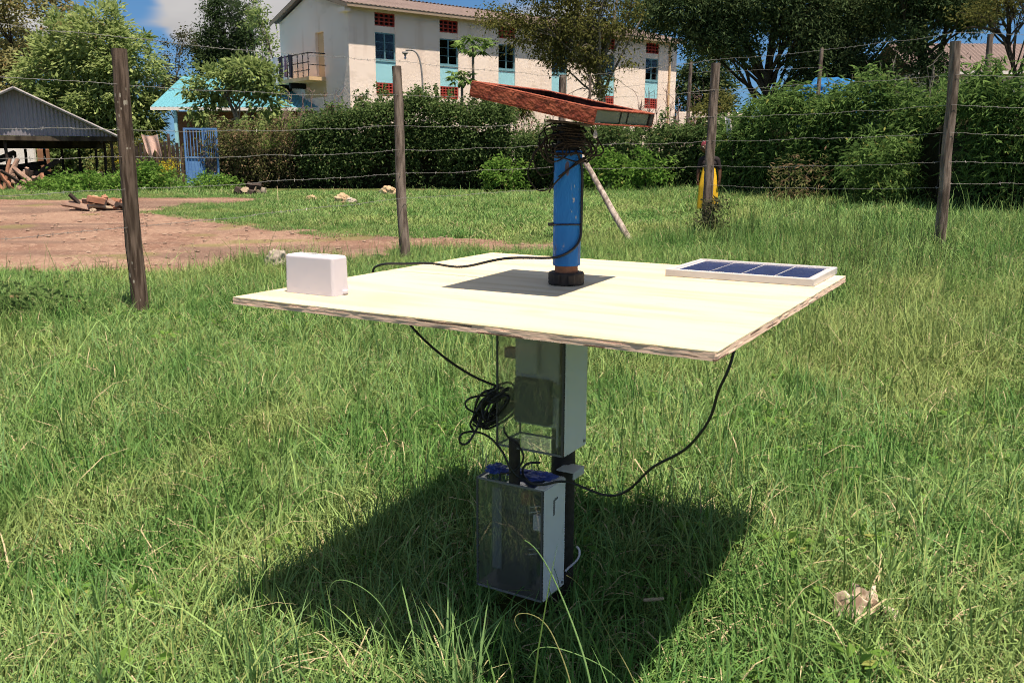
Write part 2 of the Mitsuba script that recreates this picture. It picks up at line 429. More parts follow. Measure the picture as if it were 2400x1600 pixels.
# ------------------------------------------------------------------ ground
def sheet(x0, x1, y0, y1, dx, dy, off=0.0):
    xs, ys = np.arange(x0, x1 + dx / 2, dx), np.arange(y0, y1 + dy / 2, dy)
    return xs, ys


def grid_mesh(xs, ys, zf):
    X, Y = np.meshgrid(xs, ys)
    v = np.stack([X, Y, zf(X, Y)], -1).reshape(-1, 3)
    w = len(xs)
    i, j = np.meshgrid(np.arange(len(ys) - 1), np.arange(w - 1), indexing='ij')
    a = (i * w + j).ravel()
    return tm(v, np.vstack([np.stack([a, a + 1, a + w + 1], 1), np.stack([a, a + w + 1, a + w], 1)]))


gx = np.unique(np.r_[np.linspace(-900, -60, 20), np.linspace(-60, -14, 24), np.linspace(-14, 14, 113), np.linspace(14, 60, 24), np.linspace(60, 900, 20)])
gy = np.unique(np.r_[np.linspace(-900, -20, 20), np.linspace(-20, 0, 21), np.linspace(0, 30, 121), np.linspace(30, 100, 36), np.linspace(100, 1200, 20)])


def gbump(X, Y):
    n = meshkit.fbm(np.stack([X * 1.3, Y * 1.3, X * 0], -1), 3, 2) - .5
    return gz(X, Y) + .03 * n * (np.abs(X) < 14) * (Y < 30) * (Y > 0) - .03


solo('ground', grid_mesh(gx, gy, gbump), 'mat_soil', 'grassy ground of the field', kind='structure', smooth=True)

DIRT = sg.Polygon([(-24, 5.6), (-5.0, 8.75), (-4.2, 8.85), (-2.4, 9.3), (-1.55, 9.9), (-.6, 10.5), (.3, 11.05), (.9, 11.35), (1.6, 11.2), (2.2, 10.95), (2.25, 11.5), (1.5, 12.0), (.6, 12.15), (-.35, 12.7), (-1.0, 12.75), (-1.75, 12.95), (-2.7, 13.7), (-3.8, 14.55), (-5.2, 15.7), (-6.7, 17.1), (-6.5, 18.6), (-6.0, 20.3), (-5.3, 21.6), (-6.4, 22.2), (-9.2, 21.9), (-10.6, 21.0), (-12.6, 22.5), (-15, 22.0), (-24, 21)])
from shapely import prepare, contains_xy, segmentize
_dp = np.array(segmentize(DIRT, .25).exterior.coords)[:-1]
_n = meshkit.fbm(np.c_[_dp * 1.6, _dp[:, 0] * 0], 3, 7) - .5
_n2 = meshkit.fbm(np.c_[_dp * 1.6 + 40, _dp[:, 0] * 0], 3, 8) - .5
DIRT2 = sg.Polygon(_dp + np.c_[_n, _n2] * .8).buffer(0)
if DIRT2.geom_type != 'Polygon':
    DIRT2 = max(DIRT2.geoms, key=lambda g: g.area)
prepare(DIRT2)


def dirt_mesh():
    xs, ys = np.arange(-24, 3, .12), np.arange(5, 23.5, .12)
    X, Y = np.meshgrid(xs, ys)
    inside = contains_xy(DIRT2, X.ravel(), Y.ravel()).reshape(X.shape)
    z = gz(X, Y) + .014 + .02 * (meshkit.fbm(np.stack([X * 2.2, Y * 2.2, X * 0], -1), 4, 5) - .5)
    v = np.stack([X, Y, z], -1).reshape(-1, 3)
    w = len(xs)
    i, j = np.nonzero(inside[:-1, :-1] & inside[1:, :-1] & inside[:-1, 1:] & inside[1:, 1:])
    a = i * w + j
    m = tm(v, np.vstack([np.stack([a, a + 1, a + w + 1], 1), np.stack([a, a + w + 1, a + w], 1)]))
    m.remove_unreferenced_vertices()
    return m


solo('dirt_yard', dirt_mesh(), 'mat_dirt', 'bare reddish dirt yard beyond the fence', kind='structure', smooth=True)

# ------------------------------------------------------------------ grass
def blades(n, size, hm, hs, w, seed, lean=.8, clump=25, cs=.03, keep=None, rmin=0., rmax=1.):
    rng = np.random.default_rng(seed)
    nc = max(1, n // clump)
    ctr = rng.uniform(-.5, .5, (nc, 2)) * size
    which = rng.integers(0, nc, n)
    b = np.where(rng.random((n, 1)) < .7, ctr[which] + rng.normal(0, cs, (n, 2)), rng.uniform(-.5, .5, (n, 2)) * size)
    if keep is not None:
        k = keep(b)
        b, which = b[k], which[k]
        n = len(b)
    ch = rng.normal(0, .16, nc)
    h = hm * np.exp(rng.normal(0, hs, n) + ch[which])
    caz = rng.uniform(0, 2 * PI, nc)
    az = np.where(rng.random(n) < .35, caz[which] + rng.normal(0, .5, n), rng.uniform(0, 2 * PI, n))
    dead = rng.random(n) < .095
    ln = np.where(dead, lean * rng.uniform(.7, 1.25, n), lean * rng.random(n) ** .8)
    d = np.stack([np.cos(az), np.sin(az)], 1)
    wa = az + PI / 2 + rng.normal(0, .6, n)
    wd = np.stack([np.cos(wa), np.sin(wa)], 1)
    W = w * rng.uniform(.6, 1.3, n)
    ts, ws = np.array([0, .3, .6, .85, 1.0]), np.array([.85, 1.0, .85, .5, 0])
    V = np.zeros((n, 9, 3))
    th0 = .25 * ln * rng.random(n)
    X, Z, tl = np.zeros(n), np.zeros(n), 0.
    for k, (t, q) in enumerate(zip(ts, ws)):
        th = th0 + ln * (tl + t) / 2 * 1.15
        X, Z, tl = X + h * (t - tl) * np.sin(th), Z + h * (t - tl) * np.cos(th), t
        c = b + d * X[:, None]
        if k < 4:
            V[:, 2 * k, :2] = c - wd * (W * q / 2)[:, None]
            V[:, 2 * k + 1, :2] = c + wd * (W * q / 2)[:, None]
            V[:, 2 * k:2 * k + 2, 2] = Z[:, None]
        else:
            V[:, 8, :2] = c
            V[:, 8, 2] = Z
    F = np.array([[0, 1, 3], [0, 3, 2], [2, 3, 5], [2, 5, 4], [4, 5, 7], [4, 7, 6], [6, 7, 8]])
    F = (F[None] + 9 * np.arange(n)[:, None, None]).reshape(-1, 3)
    cr = rng.random(nc)
    r = np.clip(.5 * cr[which] + .5 * rng.random(n), 0, 1)
    r = np.where(dead, .97, r * .92)
    r = rmin + (rmax - rmin) * r
    uv = np.stack([np.repeat(r, 9), np.tile(np.repeat(ts, [2, 2, 2, 2, 1]), n)], 1)
    return V.reshape(-1, 3), F, uv


def group(name, arr, mat):
    v, f, uv = arr
    scene[name] = {'type': 'shapegroup', 'blades': mikit.ply((v, f), mat, smooth=False, uv=uv)}


NEARV, FARV = 6, 3
for k in range(NEARV):
    group(f'grass_near_{k}', blades(14500, 1.12, .076 + .009 * (k % 3), .46, .0048, 100 + k, 1.9), 'mat_grass')
for k in range(FARV):
    group(f'grass_far_{k}', blades(9000, 2.3, .105, .40, .0105, 200 + k, 1.7, 20, .06), 'mat_grass')
rg = np.random.default_rng(5)
_gi = [0]


def put(kind, x, y, ang, s=1., zs=1., name='grass'):
    _gi[0] += 1
    e = .4
    gx_, gy_ = (gz(x + e, y) - gz(x - e, y)) / (2 * e), (gz(x, y + e) - gz(x, y - e)) / (2 * e)
    c, n_ = math.cos(ang) * s, math.sin(ang) * s
    R = np.array([[c, -n_, 0, x], [n_, c, 0, y], [c * gx_ + n_ * gy_, -n_ * gx_ + c * gy_, zs, float(gz(x, y)) - .012], [0, 0, 0, 1.0]])
    scene[f'{name}__{_gi[0]:03d}'] = {'type': 'instance', 'to_world': T(R.tolist()), 'g': {'type': 'ref', 'id': kind}}


HOLE = .42
for iy in range(0, 12):
    y = .75 + iy * .98
    half = .58 * (y + .5) + 1.3
    for ix in range(int(-half - 1), int(half + 2)):
        x = ix * .98 + .1 + (.3 if iy % 2 else 0)
        if abs(x) > half + .5 or (abs(x - .146) < .72 and abs(y - 2.40) < .72):
            continue
        if contains_xy(DIRT2.buffer(-.35), x, y):
            continue
        g = meshkit.fbm(np.array([x * .45, y * .45, 3.]), 3, 3)
        zs = .40 + .95 * float(g) + (.35 if (x > 2.2 and y > 5.5) else 0)
        put(f'grass_near_{rg.integers(NEARV)}', x + rg.uniform(-.05, .05), y + rg.uniform(-.05, .05), rg.integers(4) * PI / 2 + rg.uniform(-.2, .2), 1., zs)
_dirt_in = DIRT2.buffer(-.75)
for iy in range(0, 11):
    y = 11.8 + iy * 2.0
    half = .60 * y + 3
    for ix in range(int(-half / 2) - 1, int(half / 2) + 2):
        x = ix * 2.0
        if abs(x) > half or contains_xy(_dirt_in, x, y):
            continue
        if y > 25.5 and (x > -9 and x < 6):
            continue
        if DIRT2.distance(sg.Point(x, y)) < .9 and y < 24:
            for a in (-.5, .5):
                for b in (-.5, .5):
                    if not contains_xy(DIRT2.buffer(-.2), x + a, y + b):
                        put(f'grass_far_{rg.integers(FARV)}', x + a, y + b, rg.uniform(0, 6), .46, .42)
            continue
        put(f'grass_far_{rg.integers(FARV)}', x, y, rg.uniform(0, 6.28), 1., .55 + .3 * rg.random() + (.3 if x > 2.5 else 0))

_lb = (-.19, .04, -.175, -.035)


def not_in_things(b):
    """keeps blades out of the pole and the lower box (b: positions about the board's centre)"""
    q = np.stack([b @ UB[:2], b @ VB[:2]], 1)
    inbox = (q[:, 0] > _lb[0]) & (q[:, 0] < _lb[1]) & (q[:, 1] > _lb[2]) & (q[:, 1] < _lb[3] + .09)
    return ~inbox


for k, (sx, sy) in enumerate(((-.5, -.5), (.5, -.5), (-.5, .5), (.5, .5))):
    off = np.array([sx, sy]) * 1.02
    v, f, uv = blades(14500, 1.14, .078, .46, .0048, 300 + k, 1.9, keep=lambda b: not_in_things(b + off))
    _gi[0] += 1
    v = v + [BC[0] + off[0], BC[1] + off[1], -.012]
    v[:, 2] += gz(v[:, 0], v[:, 1])
    scene[f'grass__{_gi[0]:03d}'] = mikit.ply((v, f), 'mat_grass', smooth=False, uv=uv)
say('grass', 'green field grass with dry straw blades', 'grass', kind='stuff')

# broad-bladed tufts in the foreground and long thin stalks
group('tuft_0', blades(46, .13, .34, .25, .011, 41, 1.0, 60, .05, rmax=.95), 'mat_tuft')
group('tuft_1', blades(70, .24, .26, .3, .0085, 42, 1.75, 60, .08, rmax=.95), 'mat_tuft')
rt = np.random.default_rng(8)
for x, y, s in ((-.20, 1.90, .62), (-.12, 1.93, .5), (-.30, 1.96, .45), (-.42, 1.98, .45), (-.52, 2.05, .4), (-.62, 1.98, .45), (.34, 1.92, .35), (-.75, 2.15, .35), (-1.2, 2.4, .35), (-1.0, 2.0, .4), (1.1, 2.1, .35), (-.08, 1.88, .5), (-.16, 1.95, .55), (-.25, 1.88, .5)):
    put(f'tuft_{rt.integers(2)}', x, y, rt.uniform(0, 6), s, s, 'grass_tuft')
for k in range(34):
    put('tuft_1', rt.uniform(-1.15, -.15) if k < 24 else rt.uniform(.3, 1.15), rt.uniform(1.85, 2.25), rt.uniform(0, 6), rt.uniform(.40, .62), rt.uniform(.28, .42), 'grass_tuft')
say('grass_tuft', 'broad bladed pale grass tufts in the foreground', 'grass', kind='stuff')


def stalks(n, size, hm, w, seed, lean):
    return blades(n, size, hm, .3, w, seed, lean, 6, .05)


group('stalk_dark', stalks(26, 1.1, .50, .0040, 51, .6), 'mat_stalk_dark')
group('stalk_pale', stalks(14, 1.2, .42, .0036, 52, 1.1), 'mat_stalk')
for k in range(42):
    y = rt.uniform(6.5, 11.5)
    x = rt.uniform(1.8, .55 * y + .6)
    put('stalk_dark' if rt.random() < .65 else 'stalk_pale', x, y, rt.uniform(0, 6), 1., rt.uniform(.6, 1.1), 'tall_grass')
for k in range(46):
    y = rt.uniform(2.2, 9)
    x = rt.uniform(-.58 * y, .58 * y)
    if abs(x - .146) < .5 and abs(y - 2.4) < .5 or contains_xy(DIRT2, x, y):
        continue
    put('stalk_pale', x, y, rt.uniform(0, 6), 1., rt.uniform(.35, .65), 'tall_grass')
for x, y in ((-.35, 3.05), (-.62, 2.75), (-.2, 3.2), (.0, 3.3), (.5, 3.1), (.85, 2.95), (.7, 3.15)):
    put('stalk_dark', x, y, rt.uniform(0, 6), .6, rt.uniform(.5, .75), 'tall_grass')
say('tall_grass', 'thin tall grass stalks standing above the turf', 'grass', kind='stuff')

# ------------------------------------------------------------------ the post with its plywood board and boxes
def L(a, b, z):
    return (MB @ np.array([a, b, z, 1.0]))[:3]


PX, PY = .147, 2.436
pole = thing('metal_post', 'blue painted steel post standing through the plywood board', 'post')
part(pole, 'lower_pipe', lathe([(0, -.15), (.034, -.15), (.034, .884), (0, .884)], (PX, PY, 0)), 'mat_black_iron', 40, label='black lower pipe under the board')
cr_ = []
for k in range(8):
    a0 = k * PI / 4 + .2
    cr_.append(box((-.010, -.006, -.014), (.010, .006, .014), .003).apply_transform(trimesh.transformations.translation_matrix((PX + .0495 * math.cos(a0), PY + .0495 * math.sin(a0), ZT + .018)) @ trimesh.transformations.rotation_matrix(a0 + PI / 2, (0, 0, 1))))
part(pole, 'collar', lathe([(.034, 0), (.047, 0), (.049, .003), (.049, .029), (.046, .033), (.032, .033)], (PX, PY, ZT + .0005), 40), 'mat_black_iron', 40, label='black ring collar resting on the board')
part(pole, 'collar_lug', cat(cr_[5:7]), 'mat_black_iron')
part(pole, 'rusty_neck', lathe([(.031, .030), (.0315, .040), (.0308, .045), (.0315, .049), (.031, .056)], (PX, PY, ZT), 32), 'mat_rust', 40)
part(pole, 'blue_sleeve', lathe([(.030, .052), (.0365, .052), (.0373, .055), (.0373, .352), (.0365, .355), (.02, .355)], (PX, PY, ZT), 40), 'mat_blue_pipe', 40)
part(pole, 'top_stem', lathe([(0, .35), (.030, .35), (.030, .422), (0, .422)], (PX, PY, ZT), 24), 'mat_black_iron', 40)
tie = [(PX + .0392 * math.cos(a), PY + .0392 * math.sin(a), 1.0625 - .004 * math.sin(a)) for a in np.linspace(0, 2 * PI, 33)]
part(pole, 'cable_tie', cat([tube(tie, .0022, 6), box((PX - .052, PY - .012, 1.060), (PX - .036, PY - .002, 1.069), .001)]), 'mat_cable', True)

H = .61
TH = .018
outer = sg.Polygon([(-H, -H), (H - .004, -H), (H, -H + .004), (H, H), (-H, H)])
hole = sg.Point(*(np.linalg.inv(MB) @ [PX, PY, 0, 1])[:2]).buffer(.0345, 24)
rngp = np.random.default_rng(3)


def ply_layer(z0, z1, inset):
    pts = np.array(segmentize(outer, .03).exterior.coords)[:-1]
    r = rngp.normal(0, .0007, len(pts))
    c = pts - pts * (inset + r)[:, None] / np.linalg.norm(pts, axis=1, keepdims=True)
    return frame(frame(prism(sg.Polygon(c).difference(hole), z1 - z0), trimesh.transformations.translation_matrix((0, 0, z0))), MB)


board = thing('plywood_board', 'square pale plywood board fixed flat on the post', 'board')
part(board, 'top_veneer', ply_layer(ZT - .0025, ZT, 0), 'mat_ply_top')
for k in range(4):
    z1 = ZT - .0025 - k * .0038
    part(board, 'ply', ply_layer(z1 - .0038, z1 - .00005, (.0006, .0001, .0007, .0002)[k]), 'mat_ply_edge')

# white plastic box on the left of the board (hollow foot, slightly tapered, rounded)
wb = thing('plastic_box', 'white plastic box standing at the left corner of the board', 'box')


def rbox(a0, a1, b0, b1, z0, z1, r, tap=0.0):
    bot = [np.array([x, y, z0 + .001]) for x in (a0, a1) for y in (b0, b1)]
    hs = []
    for x, sx in ((a0, 1), (a1, -1)):
        for y, sy in ((b0, 1), (b1, -1)):
            hs.append(manifold3d.Manifold.sphere(r, 20).translate((x + sx * (r + tap), y + sy * (r + tap), z1 - r)))
            hs.append(manifold3d.Manifold.cylinder(.001, r, r, 20).translate((x + sx * r, y + sy * r, z0)))
    m = manifold3d.Manifold.batch_hull(hs).to_mesh()
    return tm(m.vert_properties[:, :3], m.tri_verts)


part(wb, 'body', frame(rbox(-.556, -.397, -.483, -.422, ZT + .0005, ZT + .0975, .0075, .0015), MB), 'mat_white_plastic', 35)
part(wb, 'lid', frame(rbox(-.5440, -.4090, -.4710, -.4340, ZT + .0955, ZT + .0985, .0030), MB), 'mat_white_plastic', 35)
part(wb, 'slot', frame(box((-.52, -.458, ZT + .0984), (-.440, -.446, ZT + .0990)), MB), 'mat_slot')
part(wb, 'clip', frame(box((-.400, -.448, ZT + .003), (-.3915, -.430, ZT + .013), .002), MB), 'mat_white_plastic')

# small solar panel lying on the board
sp = thing('solar_panel', 'small framed solar panel lying flat on the board', 'solar panel')
a0, a1, b0, b1, zt = .156, .578, .327, .642, ZT + .021
fw_ = .016
part(sp, 'frame', frame(cat([box((a0, b0, ZT + .0006), (a1, b0 + fw_, zt), .0015), box((a0, b1 - fw_, ZT + .0006), (a1, b1, zt), .0015),
                             box((a0, b0 + fw_, ZT + .0006), (a0 + fw_, b1 - fw_, zt - .0003), .0012), box((a1 - fw_, b0 + fw_, ZT + .0006), (a1, b1 - fw_, zt - .0003), .0012)]), MB), 'mat_alu_white')
part(sp, 'backing', frame(box((a0 + fw_, b0 + fw_, zt - .008), (a1 - fw_, b1 - fw_, zt - .0045)), MB), 'mat_alu_white')
ca, cb_ = (a1 - a0 - 2 * fw_), (b1 - b0 - 2 * fw_)
for k in range(4):
    x0 = a0 + fw_ + .008 + k * (ca - .016) / 4
    part(sp, 'cell', frame(box((x0 + .002, b0 + fw_ + .010, zt - .0044), (x0 + (ca - .016) / 4 - .002, b1 - fw_ - .010, zt - .0038)), MB), 'mat_cell')

# red cage with an upside-down panel on top of the post
CP = np.array([[-.1030, 2.2334, 1.402], [.1841, 2.0909, 1.3318], [.3908, 2.4672, 1.334], [.1037, 2.6097, 1.4042]])
cx = CP[1] - CP[0]; lx = np.linalg.norm(cx); cx /= lx
cz = np.cross(cx, CP[2] - CP[1]); cz /= np.linalg.norm(cz)
cy = np.cross(cz, cx); ly = (CP[2] - CP[1]) @ cy
MC = basis(CP[0], cx, cy, cz)
cage = thing('panel_cage', 'rusty red angle iron cage tilted on top of the post', 'solar panel cage')
hh, tt = .0155, .0032
rr = np.random.default_rng(2)


def bar(p, q):
    return frame(box(p, q, .0012), MC)


for (p, q) in (((0, 0, -hh), (lx, tt, hh)), ((0, ly - tt, -hh), (lx, ly, hh)), ((0, tt, -hh), (tt, ly - tt, hh))):
    part(cage, 'side_plate', bar(p, q), 'mat_red_frame')
for (p, q) in (((.0005, .0005, hh), (lx, .030, hh + tt)), ((.0005, ly - .030, hh), (lx, ly, hh + tt)), ((.0005, .030, hh), (.025, ly - .030, hh + tt)), ((lx - .025, .030, hh), (lx, ly - .030, hh + tt))):
    part(cage, 'top_rail', bar(p, q), 'mat_red_frame')
for (p, q) in (((.0005, .0005, -hh - tt), (lx, .022, -hh)), ((.0005, ly - .022, -hh - tt), (lx, ly, -hh)), ((lx - .012, .022, -hh - tt), (lx, ly - .022, -hh)), ((.12, .022, -hh - tt), (.17, ly - .022, -hh)), ((.0005, .022, -hh - tt), (.022, ly - .022, -hh))):
    part(cage, 'bottom_rail', bar(p, q), 'mat_red_frame')
part(cage, 'corner_post', bar((lx - .010, ly - .030, -hh), (lx, ly - tt, hh)), 'mat_black_iron')
part(cage, 'corner_post', bar((lx - .008, tt, -hh), (lx, .010, hh)), 'mat_red_frame')
part(cage, 'panel_edge', bar((lx - .04, .012, -.0145), (lx - .006, ly - .032, .0145)), 'mat_grey_edge', label='grey green edge of the panel inside')
part(cage, 'dark_panel', bar((.006, .006, -.010), (lx - .041, ly - .006, -.004)), 'mat_cell')
for f in (.42, .54):
    part(cage, 'strap', bar((lx - .0055, ly * f, -.0135), (lx - .0035, ly * f + .006, .0138)), 'mat_cable')
part(cage, 'mounting_plate', frame(box((-.06, -.06, 0), (.06, .06, .004), .001), trimesh.transformations.translation_matrix((PX, PY - .02, 1.326)) @ trimesh.transformations.rotation_matrix(.09, (0, 1, 0))), 'mat_black_iron')

# tangle of old cable round the top of the post
rc = np.random.default_rng(12)
tang = thing('cable_tangle', 'tangle of brown old cable looped under the red cage', 'cable')


def loop(c, u, v, ru, rv, jit, turns=1., n=48, ph=0.):
    t = np.linspace(0, 2 * PI * turns, int(n * turns)) + ph
    w = np.cross(u, v)
    j = meshkit.fbm(np.c_[t * .9 + rc.uniform(0, 50), t * 0, t * 0], 2, 1) - .5
    j2 = meshkit.fbm(np.c_[t * .7 + rc.uniform(0, 50), t * 0, t * 0], 2, 3) - .5
    return np.asarray(c) + np.outer(np.cos(t) * (ru + jit * j), u) + np.outer(np.sin(t) * (rv + jit * j2), v) + np.outer(j2 * jit * 1.4, w)


ux, uz = np.array([1.0, 0, 0]), np.array([0, 0, 1.0])
for k in range(10):
    ang = rc.uniform(-.5, .5)
    u = np.array([math.cos(ang), math.sin(ang) * .6, 0]); v = np.array([0, rc.uniform(-.3, .3), 1]); v /= np.linalg.norm(v)
    part(tang, 'loop', tube(loop((PX - .018 + rc.uniform(-.03, .045), PY - .045 + rc.uniform(-.01, .07), 1.272 + rc.uniform(-.02, .02)), u, v, .042 + rc.uniform(-.012, .010), .032 + rc.uniform(-.012, .010), .026, 1.25, ph=rc.uniform(0, 6)), .0019, 6), 'mat_cable_brown', True)
for k in range(2):
    part(tang, 'loop', tube(loop((PX - .072 + rc.uniform(-.010, .012), PY - .02 + rc.uniform(-.02, .03), 1.226 + rc.uniform(-.02, .015)), ux, uz, .032 + rc.uniform(-.010, .008), .056 + rc.uniform(-.015, .010), .022, 1.0, ph=1.57 + rc.uniform(-.5, .5)), .0018, 6), 'mat_cable_brown', True)
for k in range(9):
    part(tang, 'loop', tube(loop((PX, PY, 1.252 + k * .008), ux, np.array([0, 1.0, .15 * rc.uniform(-1, 1)]), .042, .042, .012, 1.6, ph=rc.uniform(0, 6)), .0022, 6), 'mat_cable_brown', True)
for p in ([(.205, 2.42, 1.31), (.225, 2.40, 1.28), (.235, 2.39, 1.255), (.215, 2.39, 1.245), (.185, 2.395, 1.25), (.15, 2.395, 1.245)], [(.20, 2.38, 1.315), (.22, 2.38, 1.275), (.205, 2.385, 1.25), (.17, 2.39, 1.225), (.12, 2.395, 1.19)],
          [(.19, 2.42, 1.24), (.167, 2.40, 1.228), (.137, 2.395, 1.20), (.108, 2.40, 1.17), (.098, 2.42, 1.15)]):
    part(tang, 'loop', tube(spline(p, 40), .0021, 6), 'mat_cable_brown', True)
drop = thing('pendant_switch', 'pale drop shaped piece hanging below the cage corner', 'pendant')
part(drop, 'drop', lathe([(0, 1.288), (.0045, 1.290), (.006, 1.295), (.0045, 1.302), (.0018, 1.310), (0, 1.313)], (.211, 2.36, 0), 16), 'mat_white_plastic', True)
part(drop, 'cord', tube([(.211, 2.36, 1.312), (.213, 2.362, 1.32), (.215, 2.364, 1.331)], .001, 6), 'mat_cable_brown', True)

# black cable down the post and across the board
PCAB = [(0.161, 2.405, 1.259), (0.181, 2.412, 1.220), (0.184, 2.415, 1.140), (0.184, 2.415, 1.065), (0.181, 2.410, 1.030), (0.166, 2.396, 1.006), (0.132, 2.390, 0.985), (0.100, 2.405, 0.977), (0.045, 2.440, 0.973), (-0.020, 2.500, 0.964), (-0.083, 2.550, 0.946), (-0.160, 2.600, 0.928), (-0.239, 2.640, 0.933), (-0.321, 2.680, 0.927), (-0.382, 2.700, 0.924), (-0.412, 2.720, 0.914), (-0.426, 2.740, 0.898), (-0.42, 2.72, 0.84), (-.36, 2.65, .80)]
solo('black_cable', tube(spline(PCAB, 140), .0036, 8), 'mat_cable', 'black cable running down the blue post and over the board', 'cable', smooth=True)
LCAB = [(-0.372, 2.65, 0.80), (-0.321, 2.550, 0.796), (-0.279, 2.450, 0.780), (-0.227, 2.400, 0.741), (-0.160, 2.370, 0.694), (-0.094, 2.350, 0.659), (-0.042, 2.340, 0.640), (.0, 2.335, .625)]
solo('black_cable', tube(spline(LCAB, 60), .0036, 8), 'mat_cable', 'black cable sagging from under the board to the upper box', 'cable', smooth=True)
RCAB = [(0.485, 1.93, 0.884), (0.472, 1.87, 0.840), (0.456, 1.860, 0.791), (0.443, 1.870, 0.750), (0.434, 1.880, 0.698), (0.412, 1.900, 0.643), (0.381, 1.950, 0.585), (0.331, 2.000, 0.534), (0.299, 2.050, 0.474), (0.259, 2.100, 0.425), (0.213, 2.130, 0.420), (0.139, 2.180, 0.430), (0.091, 2.220, 0.408), (0.047, 2.270, 0.395), (0.030, 2.320, 0.41), (0.079, 2.380, 0.41)]
solo('black_cable', tube(spline(RCAB, 110), .0033, 8), 'mat_cable', 'black cable drooping from the right side of the board to the lower box', 'cable', smooth=True)
coil = thing('cable_coil', 'coil of black cable hanging left of the upper box', 'cable')
cu = np.array([.62, -.25, .74]); cu /= np.linalg.norm(cu)
cv = np.array([.78, .1, -.60]); cv -= cu * (cu @ cv); cv /= np.linalg.norm(cv)
for k in range(17):
    part(coil, 'loop', tube(loop((-.052 + rc.uniform(-.012, .018), 2.352 + rc.uniform(-.02, .02), .580 + rc.uniform(-.018, .014)), cu, cv, .058 + rc.uniform(-.022, .014), .026 + rc.uniform(-.012, .014), .034, 1.08, ph=rc.uniform(0, 6)), .0031, 6), 'mat_cable', True)
part(coil, 'loose_loop', tube(spline([(-0.030, 2.330, 0.623), (-0.087, 2.310, 0.620), (-0.117, 2.300, 0.612), (-0.123, 2.300, 0.598), (-0.113, 2.300, 0.585), (-0.092, 2.320, 0.569), (-0.06, 2.340, 0.550)], 50), .0031, 6), 'mat_cable', True)
part(coil, 'loose_loop', tube(spline([(-0.08, 2.340, 0.565), (-0.092, 2.310, 0.534), (-0.105, 2.300, 0.510), (-0.122, 2.290, 0.493), (-0.137, 2.290, 0.497), (-0.135, 2.290, 0.518), (-0.113, 2.300, 0.524), (-0.087, 2.300, 0.522), (-0.061, 2.300, 0.510), (-0.037, 2.290, 0.489), (-0.019, 2.280, 0.465), (-0.005, 2.275, 0.435), (.02, 2.29, .40)], 90), .0031, 6), 'mat_cable', True)
part(coil, 'loose_loop', tube(spline([(-.02, 2.33, .53), (.0, 2.30, .50), (.03, 2.285, .47), (.02, 2.29, .43), (-.03, 2.31, .405)], 50), .0028, 6), 'mat_cable', True)


